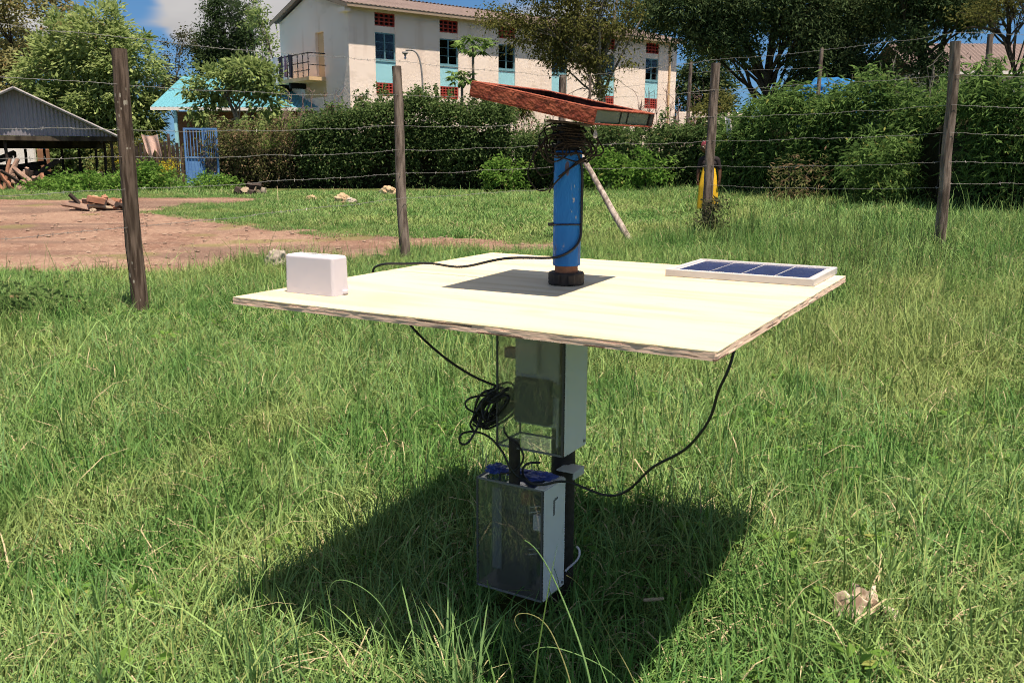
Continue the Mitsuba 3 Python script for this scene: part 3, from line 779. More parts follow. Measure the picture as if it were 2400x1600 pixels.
def enclosure(key, lx0, lx1, ly0, ly1, z0, z1, upper):
    """clear sided equipment box with a white end plate; sizes in the frame of the board"""
    e = .003
    tab = box((lx1 + .0005, ly0, z0), (lx1 + .004, ly1, z1), .001)
    part(key, 'end_plate', frame(tab, MB), 'mat_enclosure', label='white end plate with a slot')
    part(key, 'slot', frame(box((lx1 + .0035, (ly0 + ly1) / 2 - .012, z1 - .085), (lx1 + .0052, (ly0 + ly1) / 2 - .002, z1 - .040), .0008), MB), 'mat_slot')
    part(key, 'slot', frame(box((lx1 + .0035, (ly0 + ly1) / 2 - .003, z1 - .045), (lx1 + .0052, (ly0 + ly1) / 2 + .014, z1 - .038), .0008), MB), 'mat_slot')
    part(key, 'bolt', frame(lathe([(0, 0), (.004, 0), (.004, .004), (0, .004)], (0, 0, 0), 12), MB @ basis((lx1 + .0035, ly1 - .014, z0 + .014), ZZ, np.array([0, 1.0, 0]), np.array([1.0, 0, 0]))), 'mat_slot')

    def pane(o, u, v, n):
        part(key, n, tm([o, o + u, o + u + v, o + v], [[0, 1, 2], [0, 2, 3]]), {'clear_front': 'mat_clear_front', 'clear_bottom': 'mat_clear_bottom'}.get(n, 'mat_clear'))

    A = lambda a, b, z: L(a, b, z)
    o = A(lx0, ly0, z0)
    dx, dy, dz = A(lx1, ly0, z0) - o, A(lx0, ly1, z0) - o, np.array([0, 0, z1 - z0])
    pane(o, dx, dz, 'clear_front')
    pane(o, dy, dz, 'clear_side')
    pane(o + dz, dx, dy, 'clear_top')
    if upper:
        pane(o, dx, dy, 'clear_bottom')
    else:
        part(key, 'bottom_tray', frame(box((lx0 + .002, ly0 + .002, z0 + .001), (lx1 - .001, ly1 - .002, z0 + .006)), MB), 'mat_battery')
    w = .0024
    for a, b in ((lx0, ly0), (lx0, ly1), (lx1 - .004, ly0)):
        part(key, 'edge_strip', frame(box((a - w, b - w, z0 - w), (a + w, b + w, z1 + w)), MB), 'mat_dark_plate')
    for a, b, c, d in ((lx0, ly0, lx1, ly0), (lx0, ly0, lx0, ly1), (lx0, ly1, lx1, ly1)):
        for z in (z0, z1):
            part(key, 'edge_strip', frame(box((min(a, c) + w, min(b, d) - w + (w * 2 if a == c else 0), z - w), (max(a, c) - w, max(b, d) + w, z + w)) if a != c else box((a - w, b + w, z - w), (a + w, d - w, z + w)), MB), 'mat_slot')
    cxm = lx0 + (.036 if upper else .045)
    part(key, 'mounting_plate', frame(box((cxm, ly0 + .035, z0 + (.06 if upper else .02)), (lx1 - .04, ly0 + .04, z1 - .02), .001), MB), 'mat_dark_plate' if not upper else 'mat_grey_plate')
    part(key, 'battery', frame(box((cxm + .008, ly0 + .012, z0 + (.07 if upper else .015)), (lx1 - .05, ly0 + .034, z0 + (.19 if upper else .225)), .003), MB), 'mat_battery' if not upper else 'mat_dark_plate')
    part(key, 'back_plate', frame(box((lx0 + .04, ly1 - .012, z0 + .05), (lx1 - .03, ly1 - .006, z1 - .01), .001), MB), 'mat_dark_plate')
    if upper:
        part(key, 'cable_gland', frame(box((lx0 + .006, ly0 + .02, z1 - .075), (lx0 + .030, ly0 + .05, z1 - .045), .004), MB), 'mat_battery')
        part(key, 'side_bracket', frame(box((lx0 + .002, ly0 + .03, z0 + .235), (lx0 + .045, ly0 + .06, z0 + .262), .003), MB), 'mat_slot')
        part(key, 'controller', frame(box((cxm + .010, ly0 + .014, z0 + .205), (cxm + .075, ly0 + .034, z1 - .055), .003), MB), 'mat_grey_plate')
        part(key, 'terminal_block', frame(box((lx1 - .045, ly0 + .012, z0 + .15), (lx1 - .018, ly0 + .035, z0 + .185), .002), MB), 'mat_grey_edge')
        part(key, 'conduit', tube([A(lx1 - .034, ly0 + .03, z1 - .05), A(lx1 - .034, ly0 + .03, z0 + .18), A(lx1 - .034, ly0 + .03, z0 + .01)], .004, 8), 'mat_grey_plate', True)
        part(key, 'rust_patch', frame(box((lx1 - .028, ly0 + .012, z1 - .09), (lx1 - .008, ly0 + .03, z1 - .065), .003), MB), 'mat_rust')
        for z in (.155, .175):
            part(key, 'wire', tube([A(lx1 - .03, ly0 + .008, z0 + z + .03), A(lx1 - .002, ly0 + .006, z0 + z + .045)], .0015, 6), 'mat_white_plastic', True)
    else:
        part(key, 'terminal_block', frame(box((lx1 - .036, ly0 + .006, z1 - .12), (lx1 - .004, ly0 + .03, z1 - .075), .003), MB), 'mat_white_plastic')
        part(key, 'grey_strip', frame(box((lx0 + .045, ly0 + .004, z0 + .06), (lx0 + .075, ly0 + .008, z1 - .02), .001), MB), 'mat_slot')
        part(key, 'rust_patch', frame(box((lx1 - .075, ly0 + .008, z1 - .055), (lx1 - .045, ly0 + .028, z1 - .02), .003), MB), 'mat_rust')
        for z in (.125, .14, .245, .26):
            part(key, 'wire', tube([A(lx1 - .045, ly0 + .004, z0 + z), A(lx1 - .012, ly0 + .003, z0 + z + .012)], .0014, 6), 'mat_white_plastic', True)
    for zb in ((z0 + .03, z1 - .03) if upper else (z1 - .03, z0 + .09)):
        part(key, 'pipe_clamp', frame(cat([box((lx1 - .05, ly1 + .0005, zb - .008), (lx1 - .02, ly1 + .05, zb + .008), .001)]), MB), 'mat_alu')


eb = thing('equipment_box', 'clear sided box with a white end plate hung under the board', 'equipment box')
enclosure(eb, -.121, .080, -.160, -.035, .480, .878, True)
eb2 = thing('equipment_box', 'clear sided box with a white end plate standing low in the grass', 'equipment box')
enclosure(eb2, -.179, .028, -.170, -.050, .062, .378, False)
part(eb2, 'lid_strip', frame(box((.0, -.172, .3785), (.030, -.052, .3815), .001), MB), 'mat_enclosure')
solo('black_rod', tube([(.008, 2.31, .379), (.008, 2.31, .50)], .0155, 16), 'mat_black_iron', 'short black pipe standing on top of the lower box', 'pipe', smooth=40)
solo('metal_bracket', frame(cat([box((.0, -.045, .392), (.055, .02, .396), .001), box((.051, -.045, .374), (.055, .02, .392), .001)]), MB), 'mat_grey_plate', 'grey metal bracket joining the lower box to the post', 'bracket')


def crumple(c, r, seed, amp=.35, n=3, flat=1.):
    m = trimesh.creation.icosphere(n)
    v = m.vertices
    d = (meshkit.fbm(v * 2.2 + seed, 3, seed) - .5) * 2
    e = np.abs(meshkit.noise(v * 4 + seed * 3, seed) - .5) * 2
    v = v * (1 + amp * d[:, None] - amp * .7 * (1 - e)[:, None] ** 3)
    return tm(v * np.asarray(r) + np.asarray(c), m.faces)


solo('plastic_bag', cat([crumple(L(-.15, -.115, .392), (.032, .026, .014), 3, .45), crumple(L(-.10, -.10, .388), (.045, .02, .009), 5, .5), crumple(L(-.02, -.10, .390), (.045, .030, .011), 6, .5)]), 'mat_bluebag', 'crumpled blue plastic sheet on top of the lower box', 'plastic sheet', smooth=35)
solo('wire_hook', tube(spline([L(.034, -.045, .10), L(.045, -.03, .115), L(.06, -.02, .135), L(.062, -.015, .155), L(.05, -.01, .165)], 24), .003, 8), 'mat_white_plastic', 'bent white hook beside the foot of the lower box', 'hook', smooth=True)

# stems and litter in the foreground
for k, (p, r, m, lab) in enumerate((
        ([(.175, 1.695, -.08), (0.166, 1.700, 0.167), (0.140, 1.740, 0.250), (0.109, 1.780, 0.319), (0.066, 1.800, 0.400), (0.029, 1.800, 0.439)], .0032, 'mat_tuft', 'thick green grass stem leaning in front of the lower box'),
        ([(.31, 1.74, -.08), (0.254, 1.750, 0.163), (0.214, 1.780, 0.227), (0.167, 1.800, 0.309), (0.119, 1.800, 0.359)], .0019, 'mat_stalk', 'straight thin straw stem right of the thick green stem'),
        ([(.135, 1.67, -.08), (0.123, 1.680, 0.179), (0.097, 1.720, 0.241), (0.061, 1.750, 0.284), (0.015, 1.750, 0.294), (0.020, 1.740, 0.259)], .0022, 'mat_stalk', 'drooping pale stem with a bent tip at the bottom edge'),
        ([(0.655, 2.55, 0.0), (0.689, 2.520, 0.071), (0.698, 2.500, 0.157), (0.745, 2.500, 0.239)], .0034, 'mat_stalk', 'tall dry straw stem at the right tip of the shadow'),
        ([(0.67, 2.54, 0.0), (0.688, 2.520, 0.085), (0.733, 2.500, 0.122), (0.785, 2.470, 0.177)], .0026, 'mat_stalk', 'slanting dry straw stem crossing the taller one'),
        ([(-.34, 2.2, -.09), (-0.410, 2.200, 0.080), (-0.499, 2.200, 0.165), (-0.521, 2.200, 0.185)], .0022, 'mat_stalk', 'thin straight stem rising from the left part of the shadow'),
        ([(-.28, 2.1, -.09), (-0.304, 2.100, 0.074), (-0.357, 2.100, 0.16), (-0.433, 2.100, 0.196), (-0.457, 2.100, 0.130)], .0024, 'mat_tuft', 'arched green blade over the left part of the shadow'),
        ([(.285, 1.78, -.06), (0.236, 1.780, 0.123), (0.137, 1.750, 0.203), (0.071, 1.750, 0.218), (0.039, 1.750, 0.192)], .0022, 'mat_tuft', 'low arched green blade crossing the bottom stems'))):
    q = spline(p, 30)
    solo('grass_stem', tube(q, r * np.linspace(1, .35, 30), 6), m, lab, 'grass stem', smooth=True)


def crinkled_leaf():
    rngl = np.random.default_rng(4)
    ms = []
    for k, (cx_, cy_, ang, w, l, zc_) in enumerate(((0, 0, .3, .042, .06, .055), (.024, .010, -.5, .035, .055, .05), (-.028, -.005, .9, .03, .05, .042), (.042, -.026, 1.4, .024, .04, .022))):
        g = np.linspace(-1, 1, 13)
        X, Y = np.meshgrid(g, g)
        Z = .9 - 1.25 * X ** 2 - .25 * Y ** 2 + .35 * np.sin(X * 6 + k) * (1 - X ** 2) + .7 * (meshkit.fbm(np.stack([X * 1.7 + k * 5, Y * 1.7, X * 0], -1), 3, 11 + k) - .5)
        e = 1 - .35 * np.abs(Y)
        v = np.stack([X * w * e, Y * l, Z * zc_ - .012], -1).reshape(-1, 3)
        i, j = np.meshgrid(np.arange(12), np.arange(12), indexing='ij')
        a = (i * 13 + j).ravel()
        m = tm(v, np.vstack([np.stack([a, a + 1, a + 14], 1), np.stack([a, a + 14, a + 13], 1)]))
        m.apply_transform(trimesh.transformations.rotation_matrix(ang, (0, 0, 1)))
        m.apply_translation((.955 + cx_, 2.245 + cy_, .055))
        ms.append(m)
    return cat(ms)


solo('dead_leaf', crinkled_leaf(), 'mat_paper', 'crumpled brown dead leaf lying in the grass at lower right', 'dead leaf', smooth=50)
solo('twig', tube([(.365, 2.28, .05), (.39, 2.275, .055), (.42, 2.285, .052)], (.004, .005, .004), 6), 'mat_wood_pale', 'short pale wood chip in the shadow below the board', 'wood chip', smooth=40)

# ------------------------------------------------------------------ barbed wire fence
def rough_post(b, t, r0, r1, seed, n=14, rows=24, amp=.10):
    b, t = np.asarray(b, float), np.asarray(t, float)
    s = np.linspace(0, 1, rows)
    rg_ = np.random.default_rng(seed)
    wob = np.c_[meshkit.fbm(np.c_[s * 3 + seed, s * 0, s * 0], 2, seed), meshkit.fbm(np.c_[s * 3 + seed, s * 0 + 5, s * 0], 2, seed)] - .5
    p = b + (t - b) * s[:, None]
    p[:, :2] += wob * r0 * .7
    m = tube(p, r0 + (r1 - r0) * s, n)
    v = m.vertices
    d = (meshkit.fbm(np.c_[v[:, :2] * 30, v[:, 2:] * 5], 3, seed) - .5) * 2
    c = p[np.clip(np.searchsorted(p[:, 2], v[:, 2]), 0, rows - 1)]
    v = v + (v - c) * [1, 1, 0] * (d * amp)[:, None]
    return tm(v, m.faces)


FP = [((-4.55, 3.75), 2.05, None), ((-2.911, 6.93), 2.0, (-2.905, 6.90)), ((-1.207, 10.08), 2.19, (-1.262, 10.2)), ((.70, 12.5), 2.30, (.66, 12.5)), ((2.545, 11.85), 2.40, (2.57, 11.9)), ((4.66, 9.85), 2.42, (4.60, 9.75)), ((7.9, 10.3), 2.5, None)]
fence = thing('barbed_wire_fence', 'barbed wire fence with rough round wooden posts around the field', 'fence')
plabel = [None, 'dark weathered post nearest the camera on the left', 'grey post left of the blue pipe', 'post behind the blue pipe', 'mossy post with climbing leaves at its foot', 'grey post leaning on the right']
tops = []
for k, ((x, y), zt_, tp) in enumerate(FP):
    z0 = float(gz(x, y))
    tx, ty = tp or (x, y)
    rad = (.058, .063, .060, .055, .066, .060, .06)[k]
    part(fence, 'post', rough_post((x, y, z0 - .1), (tx, ty, zt_), rad, rad * .86, 30 + k), 'mat_post' if k in (0, 1) else 'mat_post_pale', 50, label=plabel[k] if k < 6 else None)
    tops.append((x, y, tx, ty, z0, zt_))
HTS = [.96, 1.24, 1.50, 1.83, 2.0]
WZ = {0: [.99, 1.24, 1.44, 1.76, 2.08], 1: [.985, 1.225, 1.42, 1.745, 2.08], 2: [1.045, 1.30, 1.56, 1.885, 2.24], 3: [1.10, 1.41, 1.68, 1.97, 2.27], 4: [1.125, 1.44, 1.74, 2.07, 2.44], 5: [1.20, 1.50, 1.78, 2.08, 2.50], 6: [1.22, 1.52, 1.81, 2.1, 2.5]}
WZ2 = {5: [.97], 6: [.99]}


def wire_run(pts, seed, barbs=True):
    """a barbed strand through the points pts with a little sag, and its barbs"""
    rw = np.random.default_rng(seed)
    P = []
    for a, b in zip(pts[:-1], pts[1:]):
        a, b = np.asarray(a), np.asarray(b)
        t = np.linspace(0, 1, 40)[: None if b is pts[-1] else -1]
        sag = rw.uniform(.005, .03)
        q = a + (b - a) * t[:, None]
        q[:, 2] -= 4 * sag * t * (1 - t)
        q[:, 2] += (meshkit.noise(np.c_[t * 9 + seed * 3.1, t * 0, t * 0], seed) - .5) * .02 * np.minimum(1, 8 * t * (1 - t))
        P.append(q)
    P = np.vstack(P)
    ms = [tube(P, .0019, 4, False)]
    if barbs:
        s = np.r_[0, np.cumsum(np.linalg.norm(np.diff(P, axis=0), axis=1))]
        for d in np.arange(.05, s[-1], .115):
            c = np.array([np.interp(d, s, P[:, k]) for k in range(3)])
            for _ in range(2):
                u = rw.normal(0, 1, 3); u /= np.linalg.norm(u)
                ms.append(tube([c - u * .017, c + u * .017], [.0014, .0014], 3))
    return cat(ms)


for h in range(5):
    pts = []
    for k in range(7):
        x, y, tx, ty, z0, zt_ = tops[k]
        z = WZ[k][h]
        f = (z - z0) / (zt_ - z0)
        pts.append((x + (tx - x) * f + (0.0 if k in (3, 4) else .0), y + (ty - y) * f - .058, z))
    part(fence, 'wire', wire_run(pts, 60 + h), 'mat_wire')
part(fence, 'wire', wire_run([(4.64, 9.76, .97), (7.9, 10.24, .99)], 71), 'mat_wire')
part(fence, 'wire', wire_run([(2.55, 11.80, .88), (4.66, 9.78, .93)], 72), 'mat_wire')
part(fence, 'wire', wire_run([(-4.55, 3.7, .72), (-2.911, 6.87, .70), (-1.21, 10.02, .78), (.70, 12.44, .82)], 73), 'mat_wire')
part(fence, 'brace', rough_post((1.575, 11.55, .06), (.80, 12.38, 1.46), .045, .032, 90, 12, 16, .08), 'mat_brace', 50, label='pale bare pole propped against the post behind the blue pipe')
# leaves and vine at the foot of the mossy post come with the plants below

for x, y, zt_, r, lab in ((2.46, 30.0, 3.76, .05, 'thin dark pole behind the middle of the red cage'), (5.1, 27.0, 3.9, .06, 'tall grey pole in front of the right end of the cream building'), (6.87, 21.0, 3.62, .05, 'thin grey pole above the blue tarpaulin'), (7.58, 15.0, 3.16, .055, 'wooden pole behind the hedge just right of the leaning fence post top')):
    solo('wooden_pole', rough_post((x, y, float(gz(x, y)) - .1), (x + .02, y, zt_), r, r * .85, int(x * 10)), 'mat_post_pale', lab, 'pole', smooth=50)
for (a, b, w_) in (((2.46, 30, 3.3), (5.1, 27, 3.4), 'plain wire from the thin dark pole to the tall grey pole'), ((5.1, 27, 3.6), (6.87, 21, 3.2), 'upper plain wire from the tall grey pole to the pole above the tarpaulin'), ((5.1, 27, 3.0), (6.87, 21, 2.75), 'lower plain wire from the tall grey pole to the pole above the tarpaulin')):
    solo('far_wire', tube([a, b], .004, 4), 'mat_wire', w_, 'wire', group='wires between the poles behind the hedge')

# ------------------------------------------------------------------ the cream two-storey building
def hb(t0, t1, w0, w1, z0, z1, bev=0.0):
    return frame(box((t0, w0, z0), (t1, w1, z1), bev), MH)


bd = thing('school_building', 'cream two storey block with red vents and blue window strips', 'building')
T0, T1, W1, ZE = .34, 18.85, 6.1, 6.88
COLS = [(1.50 + 3.025 * k, 2.42 + 3.025 * k) for k in range(6)]
COLS = [(a, b) for a, b in COLS]
poly = sg.box(T0, .1, T1, ZE).difference(sg.MultiPolygon([sg.box(a, 3.56, b, 6.70) for a, b in COLS]))
fm = prism(poly, .18)                                     # x = t, y = z, z = depth
M = basis(HO + HV * .18, HU, ZZ, np.cross(HU, ZZ))
part(bd, 'wall', frame(fm, M), 'mat_wall', label='sunlit long wall')
RS = .27
gp = sg.Polygon([(0.18, .1), (W1, .1), (W1, ZE - .0), (W1 / 2, ZE + RS * W1 / 2), (0.18, ZE + .02)])
gp = gp.difference(sg.box(2.1, 4.32, 2.86, 6.1)).difference(sg.box(1.4, .1, 2.2, 3.2))
gm = prism(gp, .2)
part(bd, 'gable_wall', frame(gm, basis(HO + HU * T0, HV, ZZ, np.cross(HV, ZZ) * 1.0)), 'mat_wall', label='shaded gable wall with a balcony')
part(bd, 'back_wall', hb(T0, T1, W1, W1 + .2, .1, ZE), 'mat_wall')
part(bd, 'end_wall', hb(T1 - .2, T1, .181, W1 - .001, .1, ZE), 'mat_wall')
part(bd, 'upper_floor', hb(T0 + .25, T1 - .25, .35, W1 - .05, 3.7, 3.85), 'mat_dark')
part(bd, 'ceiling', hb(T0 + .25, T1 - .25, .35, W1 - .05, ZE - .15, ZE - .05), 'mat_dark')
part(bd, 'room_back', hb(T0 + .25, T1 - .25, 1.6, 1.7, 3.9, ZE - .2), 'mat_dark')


def corrugated(o, u, v, lu, lv, pitch=.20, amp=.022, n=6):
    k = int(lu / pitch * n)
    s = np.linspace(0, lu, k + 1)
    nrm = np.cross(u, v); nrm /= np.linalg.norm(nrm)
    h = amp * np.sin(2 * PI * s / pitch)
    rows = [o + np.outer(s, u) + v * q + np.outer(h, nrm) for q in (0, lv)]
    t = [r - nrm * .012 for r in rows]
    v_ = np.vstack([rows[0], rows[1], t[0], t[1]])
    m = k + 1
    i = np.arange(k)
    f = []
    for a, b, c, d in ((i, i + 1, i + 1 + m, i + m), (i + 2 * m + 1, i + 2 * m, i + 3 * m, i + 3 * m + 1), (i + 1, i, i + 2 * m, i + 2 * m + 1), (i + m, i + m + 1, i + 3 * m + 1, i + 3 * m)):
        f += [np.stack([a, b, c], 1), np.stack([a, c, d], 1)]
    return tm(v_, np.vstack(f))


sl = math.hypot(1, RS)
rv = (HV + ZZ * RS) / sl
OV = .44
part(bd, 'roof', corrugated(HO + HU * (T0 - .28) - HV * OV + ZZ * (ZE + .11 - RS * OV), HU, rv, T1 - T0 + .56, (W1 / 2 + OV) * sl), 'mat_roof_brown', label='brown corrugated roof slope')
rv2 = (-HV + ZZ * RS) / sl
part(bd, 'roof', corrugated(HO + HU * (T1 + .28) + HV * (W1 + .2 + OV) + ZZ * (ZE + .11 - RS * OV), -HU, rv2, T1 - T0 + .56, (W1 / 2 + .2 + OV) * sl), 'mat_roof_brown')
part(bd, 'fascia', hb(T0 - .26, T1 + .26, -OV + .02, -OV + .05, ZE - .14, ZE + .01), 'mat_soffit')
part(bd, 'soffit', hb(T0 - .25, T1 + .25, -OV + .051, -.002, ZE - .03, ZE - .005), 'mat_soffit')
vb = []
for w0, w1, sgn in ((-OV, W1 / 2, 1), (W1 + .2 + OV, W1 / 2 + .1, -1)):
    za = ZE + .02 - RS * OV
    a, b = HO + HU * (T0 - .26) + HV * w0 + ZZ * za, HO + HU * (T0 - .26) + HV * w1 + ZZ * (za + RS * abs(w1 - w0))
    y = (b - a); l = np.linalg.norm(y); y /= l
    vb.append(frame(box((-.02, 0, -.09), (.02, l, .06)), basis(a, HU, y, np.cross(HU, y))))
part(bd, 'bargeboard', cat(vb), 'mat_soffit')
part(bd, 'corner_beam', hb(T0 - .26, T0 - .003, -.25, .30, ZE - .30, ZE - .145), 'mat_wall', label='pale beam end under the eave')
part(bd, 'downpipe', frame(tube([(T1 - .55, -.06, .3), (T1 - .55, -.06, 6.7)], .05, 10), MH), 'mat_ochre', True)

for ci, (a, b) in enumerate(COLS):
    # top to bottom: red vent, lintel, window, sill, sky-blue panel, red vent, all in the recess of the wall
    def vent(z0, z1, nx, nz):
        k = part(bd, 'vent', hb(a + .001, b - .001, .15, .17, z0, z1), 'mat_dark')
        ms = []
        for i in range(nx + 1):
            t = a + .012 + (b - a - .024) * i / nx
            ms.append(hb(t - .018, t + .018, .05, .149, z0 + .001, z1 - .001))
        for i in range(nz + 1):
            z = z0 + .02 + (z1 - z0 - .04) * i / nz
            for j in range(nx):
                t0_, t1_ = a + .012 + (b - a - .024) * j / nx + .018, a + .012 + (b - a - .024) * (j + 1) / nx - .018
                ms.append(hb(t0_, t1_, .053, .148, z - .018, z + .018))
        part(k, 'breeze_block', cat(ms), 'mat_redvent')
    vent(6.21, 6.69, 4, 3)
    part(bd, 'lintel', hb(a + .001, b - .001, .05, .17, 5.96, 6.205), 'mat_wall')
    w = part(bd, 'window', cat([hb(a + .001, a + .045, .06, .11, 4.93, 5.955), hb(b - .045, b - .001, .06, .11, 4.93, 5.955), hb(a + .046, b - .046, .06, .11, 5.915, 5.955), hb(a + .046, b - .046, .06, .11, 4.93, 4.97), hb((a + b) / 2 - .025, (a + b) / 2 + .025, .058, .11, 4.971, 5.914)]), 'mat_window_frame')
    for q in range(2):
        t0_, t1_ = (a + .046, (a + b) / 2 - .026) if q == 0 else ((a + b) / 2 + .026, b - .046)
        for z in (5.28, 5.60):
            part(w, 'glazing_bar', hb(t0_, t1_, .075, .10, z - .008, z + .008), 'mat_window_frame')
        o = [HO + HU * t + HV * .088 + ZZ * z for t, z in ((t0_, 4.971), (t1_, 4.971), (t1_, 5.914), (t0_, 5.914))]
        part(w, 'pane', tm(o, [[0, 1, 2], [0, 2, 3]]), 'mat_pane')
    part(bd, 'sill', hb(a + .001, b - .001, .03, .17, 4.86, 4.925), 'mat_sill')
    part(bd, 'blue_panel', hb(a + .001, b - .001, .06, .17, 4.06, 4.855), 'mat_skyblue')
    vent(3.57, 4.055, 6, 4)


def gb(w0, w1, u0, u1, z0, z1):
    """box on the gable: w along the gable, u outwards from it"""
    return hb(T0 - u1, T0 - u0, w0, w1, z0, z1)


part(bd, 'upper_door', gb(2.101, 2.859, -.16, -.12, 4.321, 6.099), 'mat_ochre')
part(bd, 'lower_door', gb(1.401, 2.199, -.16, -.12, .3, 3.199), 'mat_door_brown')
bal = part(bd, 'balcony', gb(2.0, 5.5, .001, .75, 4.17, 4.31), 'mat_ochre', label='small balcony slab')
part(bal, 'bracket', cat([gb(3.9, 4.05, .002, .7, 3.95, 4.169), gb(5.3, 5.45, .002, .7, 3.95, 4.169)]), 'mat_dark')
rl = [gb(2.0, 5.5, .70, .74, 5.20, 5.24), gb(2.0, 5.5, .705, .735, 4.85, 4.88), gb(2.0, 5.5, .705, .735, 4.55, 4.58), gb(2.0, 2.03, .002, .69, 5.20, 5.24), gb(2.0, 2.03, .002, .69, 4.75, 4.78)]
for w in np.linspace(2.0, 5.47, 8):
    rl.append(gb(w, w + .03, .74, .77, 4.311, 5.24))
part(bal, 'railing', cat(rl), 'mat_rail')
part(bd, 'stain_band', gb(2.0, 4.0, .0015, .0035, 3.55, 4.16), 'mat_ochre', label='ochre painted patch under the balcony')


def hung_cloth(w0, w1, u, z0, z1, seed, n=10):
    s, q = np.linspace(0, 1, n), np.linspace(0, 1, 12)
    S, Q = np.meshgrid(s, q)
    d = (.04 * np.sin(S * 9 + seed) + .03 * (meshkit.fbm(np.stack([S * 3 + seed, Q, S * 0], -1), 2, seed) - .5)) * (.3 + Q)
    p = HO + HU * T0 + HV * (w0 + (w1 - w0) * S + .02 * np.sin(Q * 4 + seed))[..., None] - HU * (u + d)[..., None] + ZZ * (z1 + (z0 - z1) * Q + .02 * np.sin(S * 7 + seed))[..., None]
    v = p.reshape(-1, 3)
    i, j = np.meshgrid(np.arange(11), np.arange(n - 1), indexing='ij')
    a = (i * n + j).ravel()
    return tm(v, np.vstack([np.stack([a, a + 1, a + n + 1], 1), np.stack([a, a + n + 1, a + n], 1)]))


for w0, w1, z0, m, lab in ((4.9, 5.6, 3.95, 'mat_cloth_white', 'white sheet hung over the outer end of the balcony rail'), (4.4, 4.75, 4.35, 'mat_cloth_dark', 'dark cloth on the balcony rail next to the white sheet'), (4.0, 4.25, 4.42, 'mat_cloth_purple', 'purple grey cloth in the middle of the balcony rail'), (3.45, 3.85, 4.36, 'mat_cloth_dark', 'dark cloth on the balcony rail nearest the door')):
    solo('laundry', hung_cloth(w0, w1, .79, z0, 5.27, int(w0 * 10)), m, lab, 'laundry', smooth=True)

# ------------------------------------------------------------------ shed, blue-roofed house, gate and other things far left
sh = thing('open_shed', 'open shed with a grey corrugated gable on dark posts', 'shed')
ZB = 1.76
MS = basis((-14.48, 27.0, 0), np.array([.8829, .4695, 0]), np.array([-.4695, .8829, 0]), ZZ)     # the ridge runs straight away from the gate side of the field
az_, ex, ez = 3.10, 2.62, 1.79


def sh_part(name, m, mat, sm=False):
    part(sh, name, frame(m, MS), mat, sm)


n = 240
s = np.linspace(-ex + .05, ex - .05, n)
top = az_ - .06 - (az_ - ez) * np.abs(s) / ex
y = .014 * np.sin(s * 2 * PI / .11)
v = np.vstack([np.c_[s, y, s * 0 + ZB], np.c_[s, y, np.maximum(top, ZB + .002)]])
i = np.arange(n - 1)
sh_part('gable_sheet', tm(v, np.vstack([np.stack([i, i + 1, i + n + 1], 1), np.stack([i, i + n + 1, i + n], 1)])), 'mat_shed_sheet')
for sgn in (1, -1):
    vv = np.array([sgn, 0, -(az_ - ez) / ex]); vv /= np.linalg.norm(vv)
    l = (ex + .17) * math.hypot(1, (az_ - ez) / ex)
    o = np.array([0, -.3, az_ + .02])
    sh_part('roof', corrugated(o, np.array([0, 1.0, 0]), vv, 6.6, l, .11, .012) if sgn < 0 else corrugated(o + [0, 6.6, 0], np.array([0, -1.0, 0]), vv, 6.6, l, .11, .012), 'mat_shed_roof')
    sh_part('bargeboard', tube([o + [0, -.02, -.03], o + vv * l + [0, -.02, -.03]], .045, 6), 'mat_shed_roof')
    sh_part('eave_beam', box((sgn * ex - .05, .05, ZB - .16), (sgn * ex + .05, 5.9, ZB - .02)), 'mat_bark_dark')
sh_part('tie_beam', box((-ex, -.07, ZB - .14), (ex + .1, .03, ZB - .01)), 'mat_bark_dark')
sh_part('tie_beam', box((-ex, 5.93, ZB - .34), (ex + .1, 6.03, ZB - .01)), 'mat_bark_dark')
for x, y in ((-.35, .1), (-2.5, .1), (2.5, .1), (-1.2, 5.9), (.15, 5.9), (.75, 5.9), (1.3, 5.9), (1.85, 5.9), (2.4, 5.9), (2.5, 3.0)):
    g_ = MS @ [x, y, 0, 1]
    sh_part('post', rough_post((x, y, float(gz(g_[0], g_[1])) - .1), (x, y, ZB - (.02 if y < 5 else .35)), .05, .045, int(50 - x * 10 + y), 8, 6), 'mat_wood_dark', 50)
solo('white_wall', box((-26, 37, .3), (-19.3, 37.2, 1.70), .02), 'mat_pale_wall', 'sunlit white wall seen under the shed roof', 'wall')
bk = thing('blue_barrel', 'bright blue barrel on a block behind the shed', 'barrel')
part(bk, 'barrel', lathe([(0, 0), (.13, 0), (.145, .04), (.145, .12), (.15, .13), (.145, .14), (.145, .20), (.13, .22), (0, .22)], (-18.4, 36.0, 1.42), 20), 'mat_tarp', 40)
part(bk, 'block', box((-18.58, 35.85, .3), (-18.22, 36.15, 1.419), .02), 'mat_brickbrown')

rl_ = np.random.default_rng(17)


def split_log(c, d, l, r, seed):
    d = np.asarray(d, float); d /= np.linalg.norm(d)
    n = 7
    rg_ = np.random.default_rng(seed)
    prof = rg_.uniform(.55, 1.15, n) * r
    p = np.asarray(c) + np.outer(np.linspace(-.5, .5, 5) * l, d) + rg_.normal(0, r * .10, (5, 3))
    m = tube(p, 1.0, n)
    v = m.vertices.copy()
    for k in range(5):
        for j in range(n):
            i = k * n + j
            v[i] = p[k] + (v[i] - p[k]) * prof[j] * rg_.uniform(.88, 1.1)
    return tm(v, m.faces)


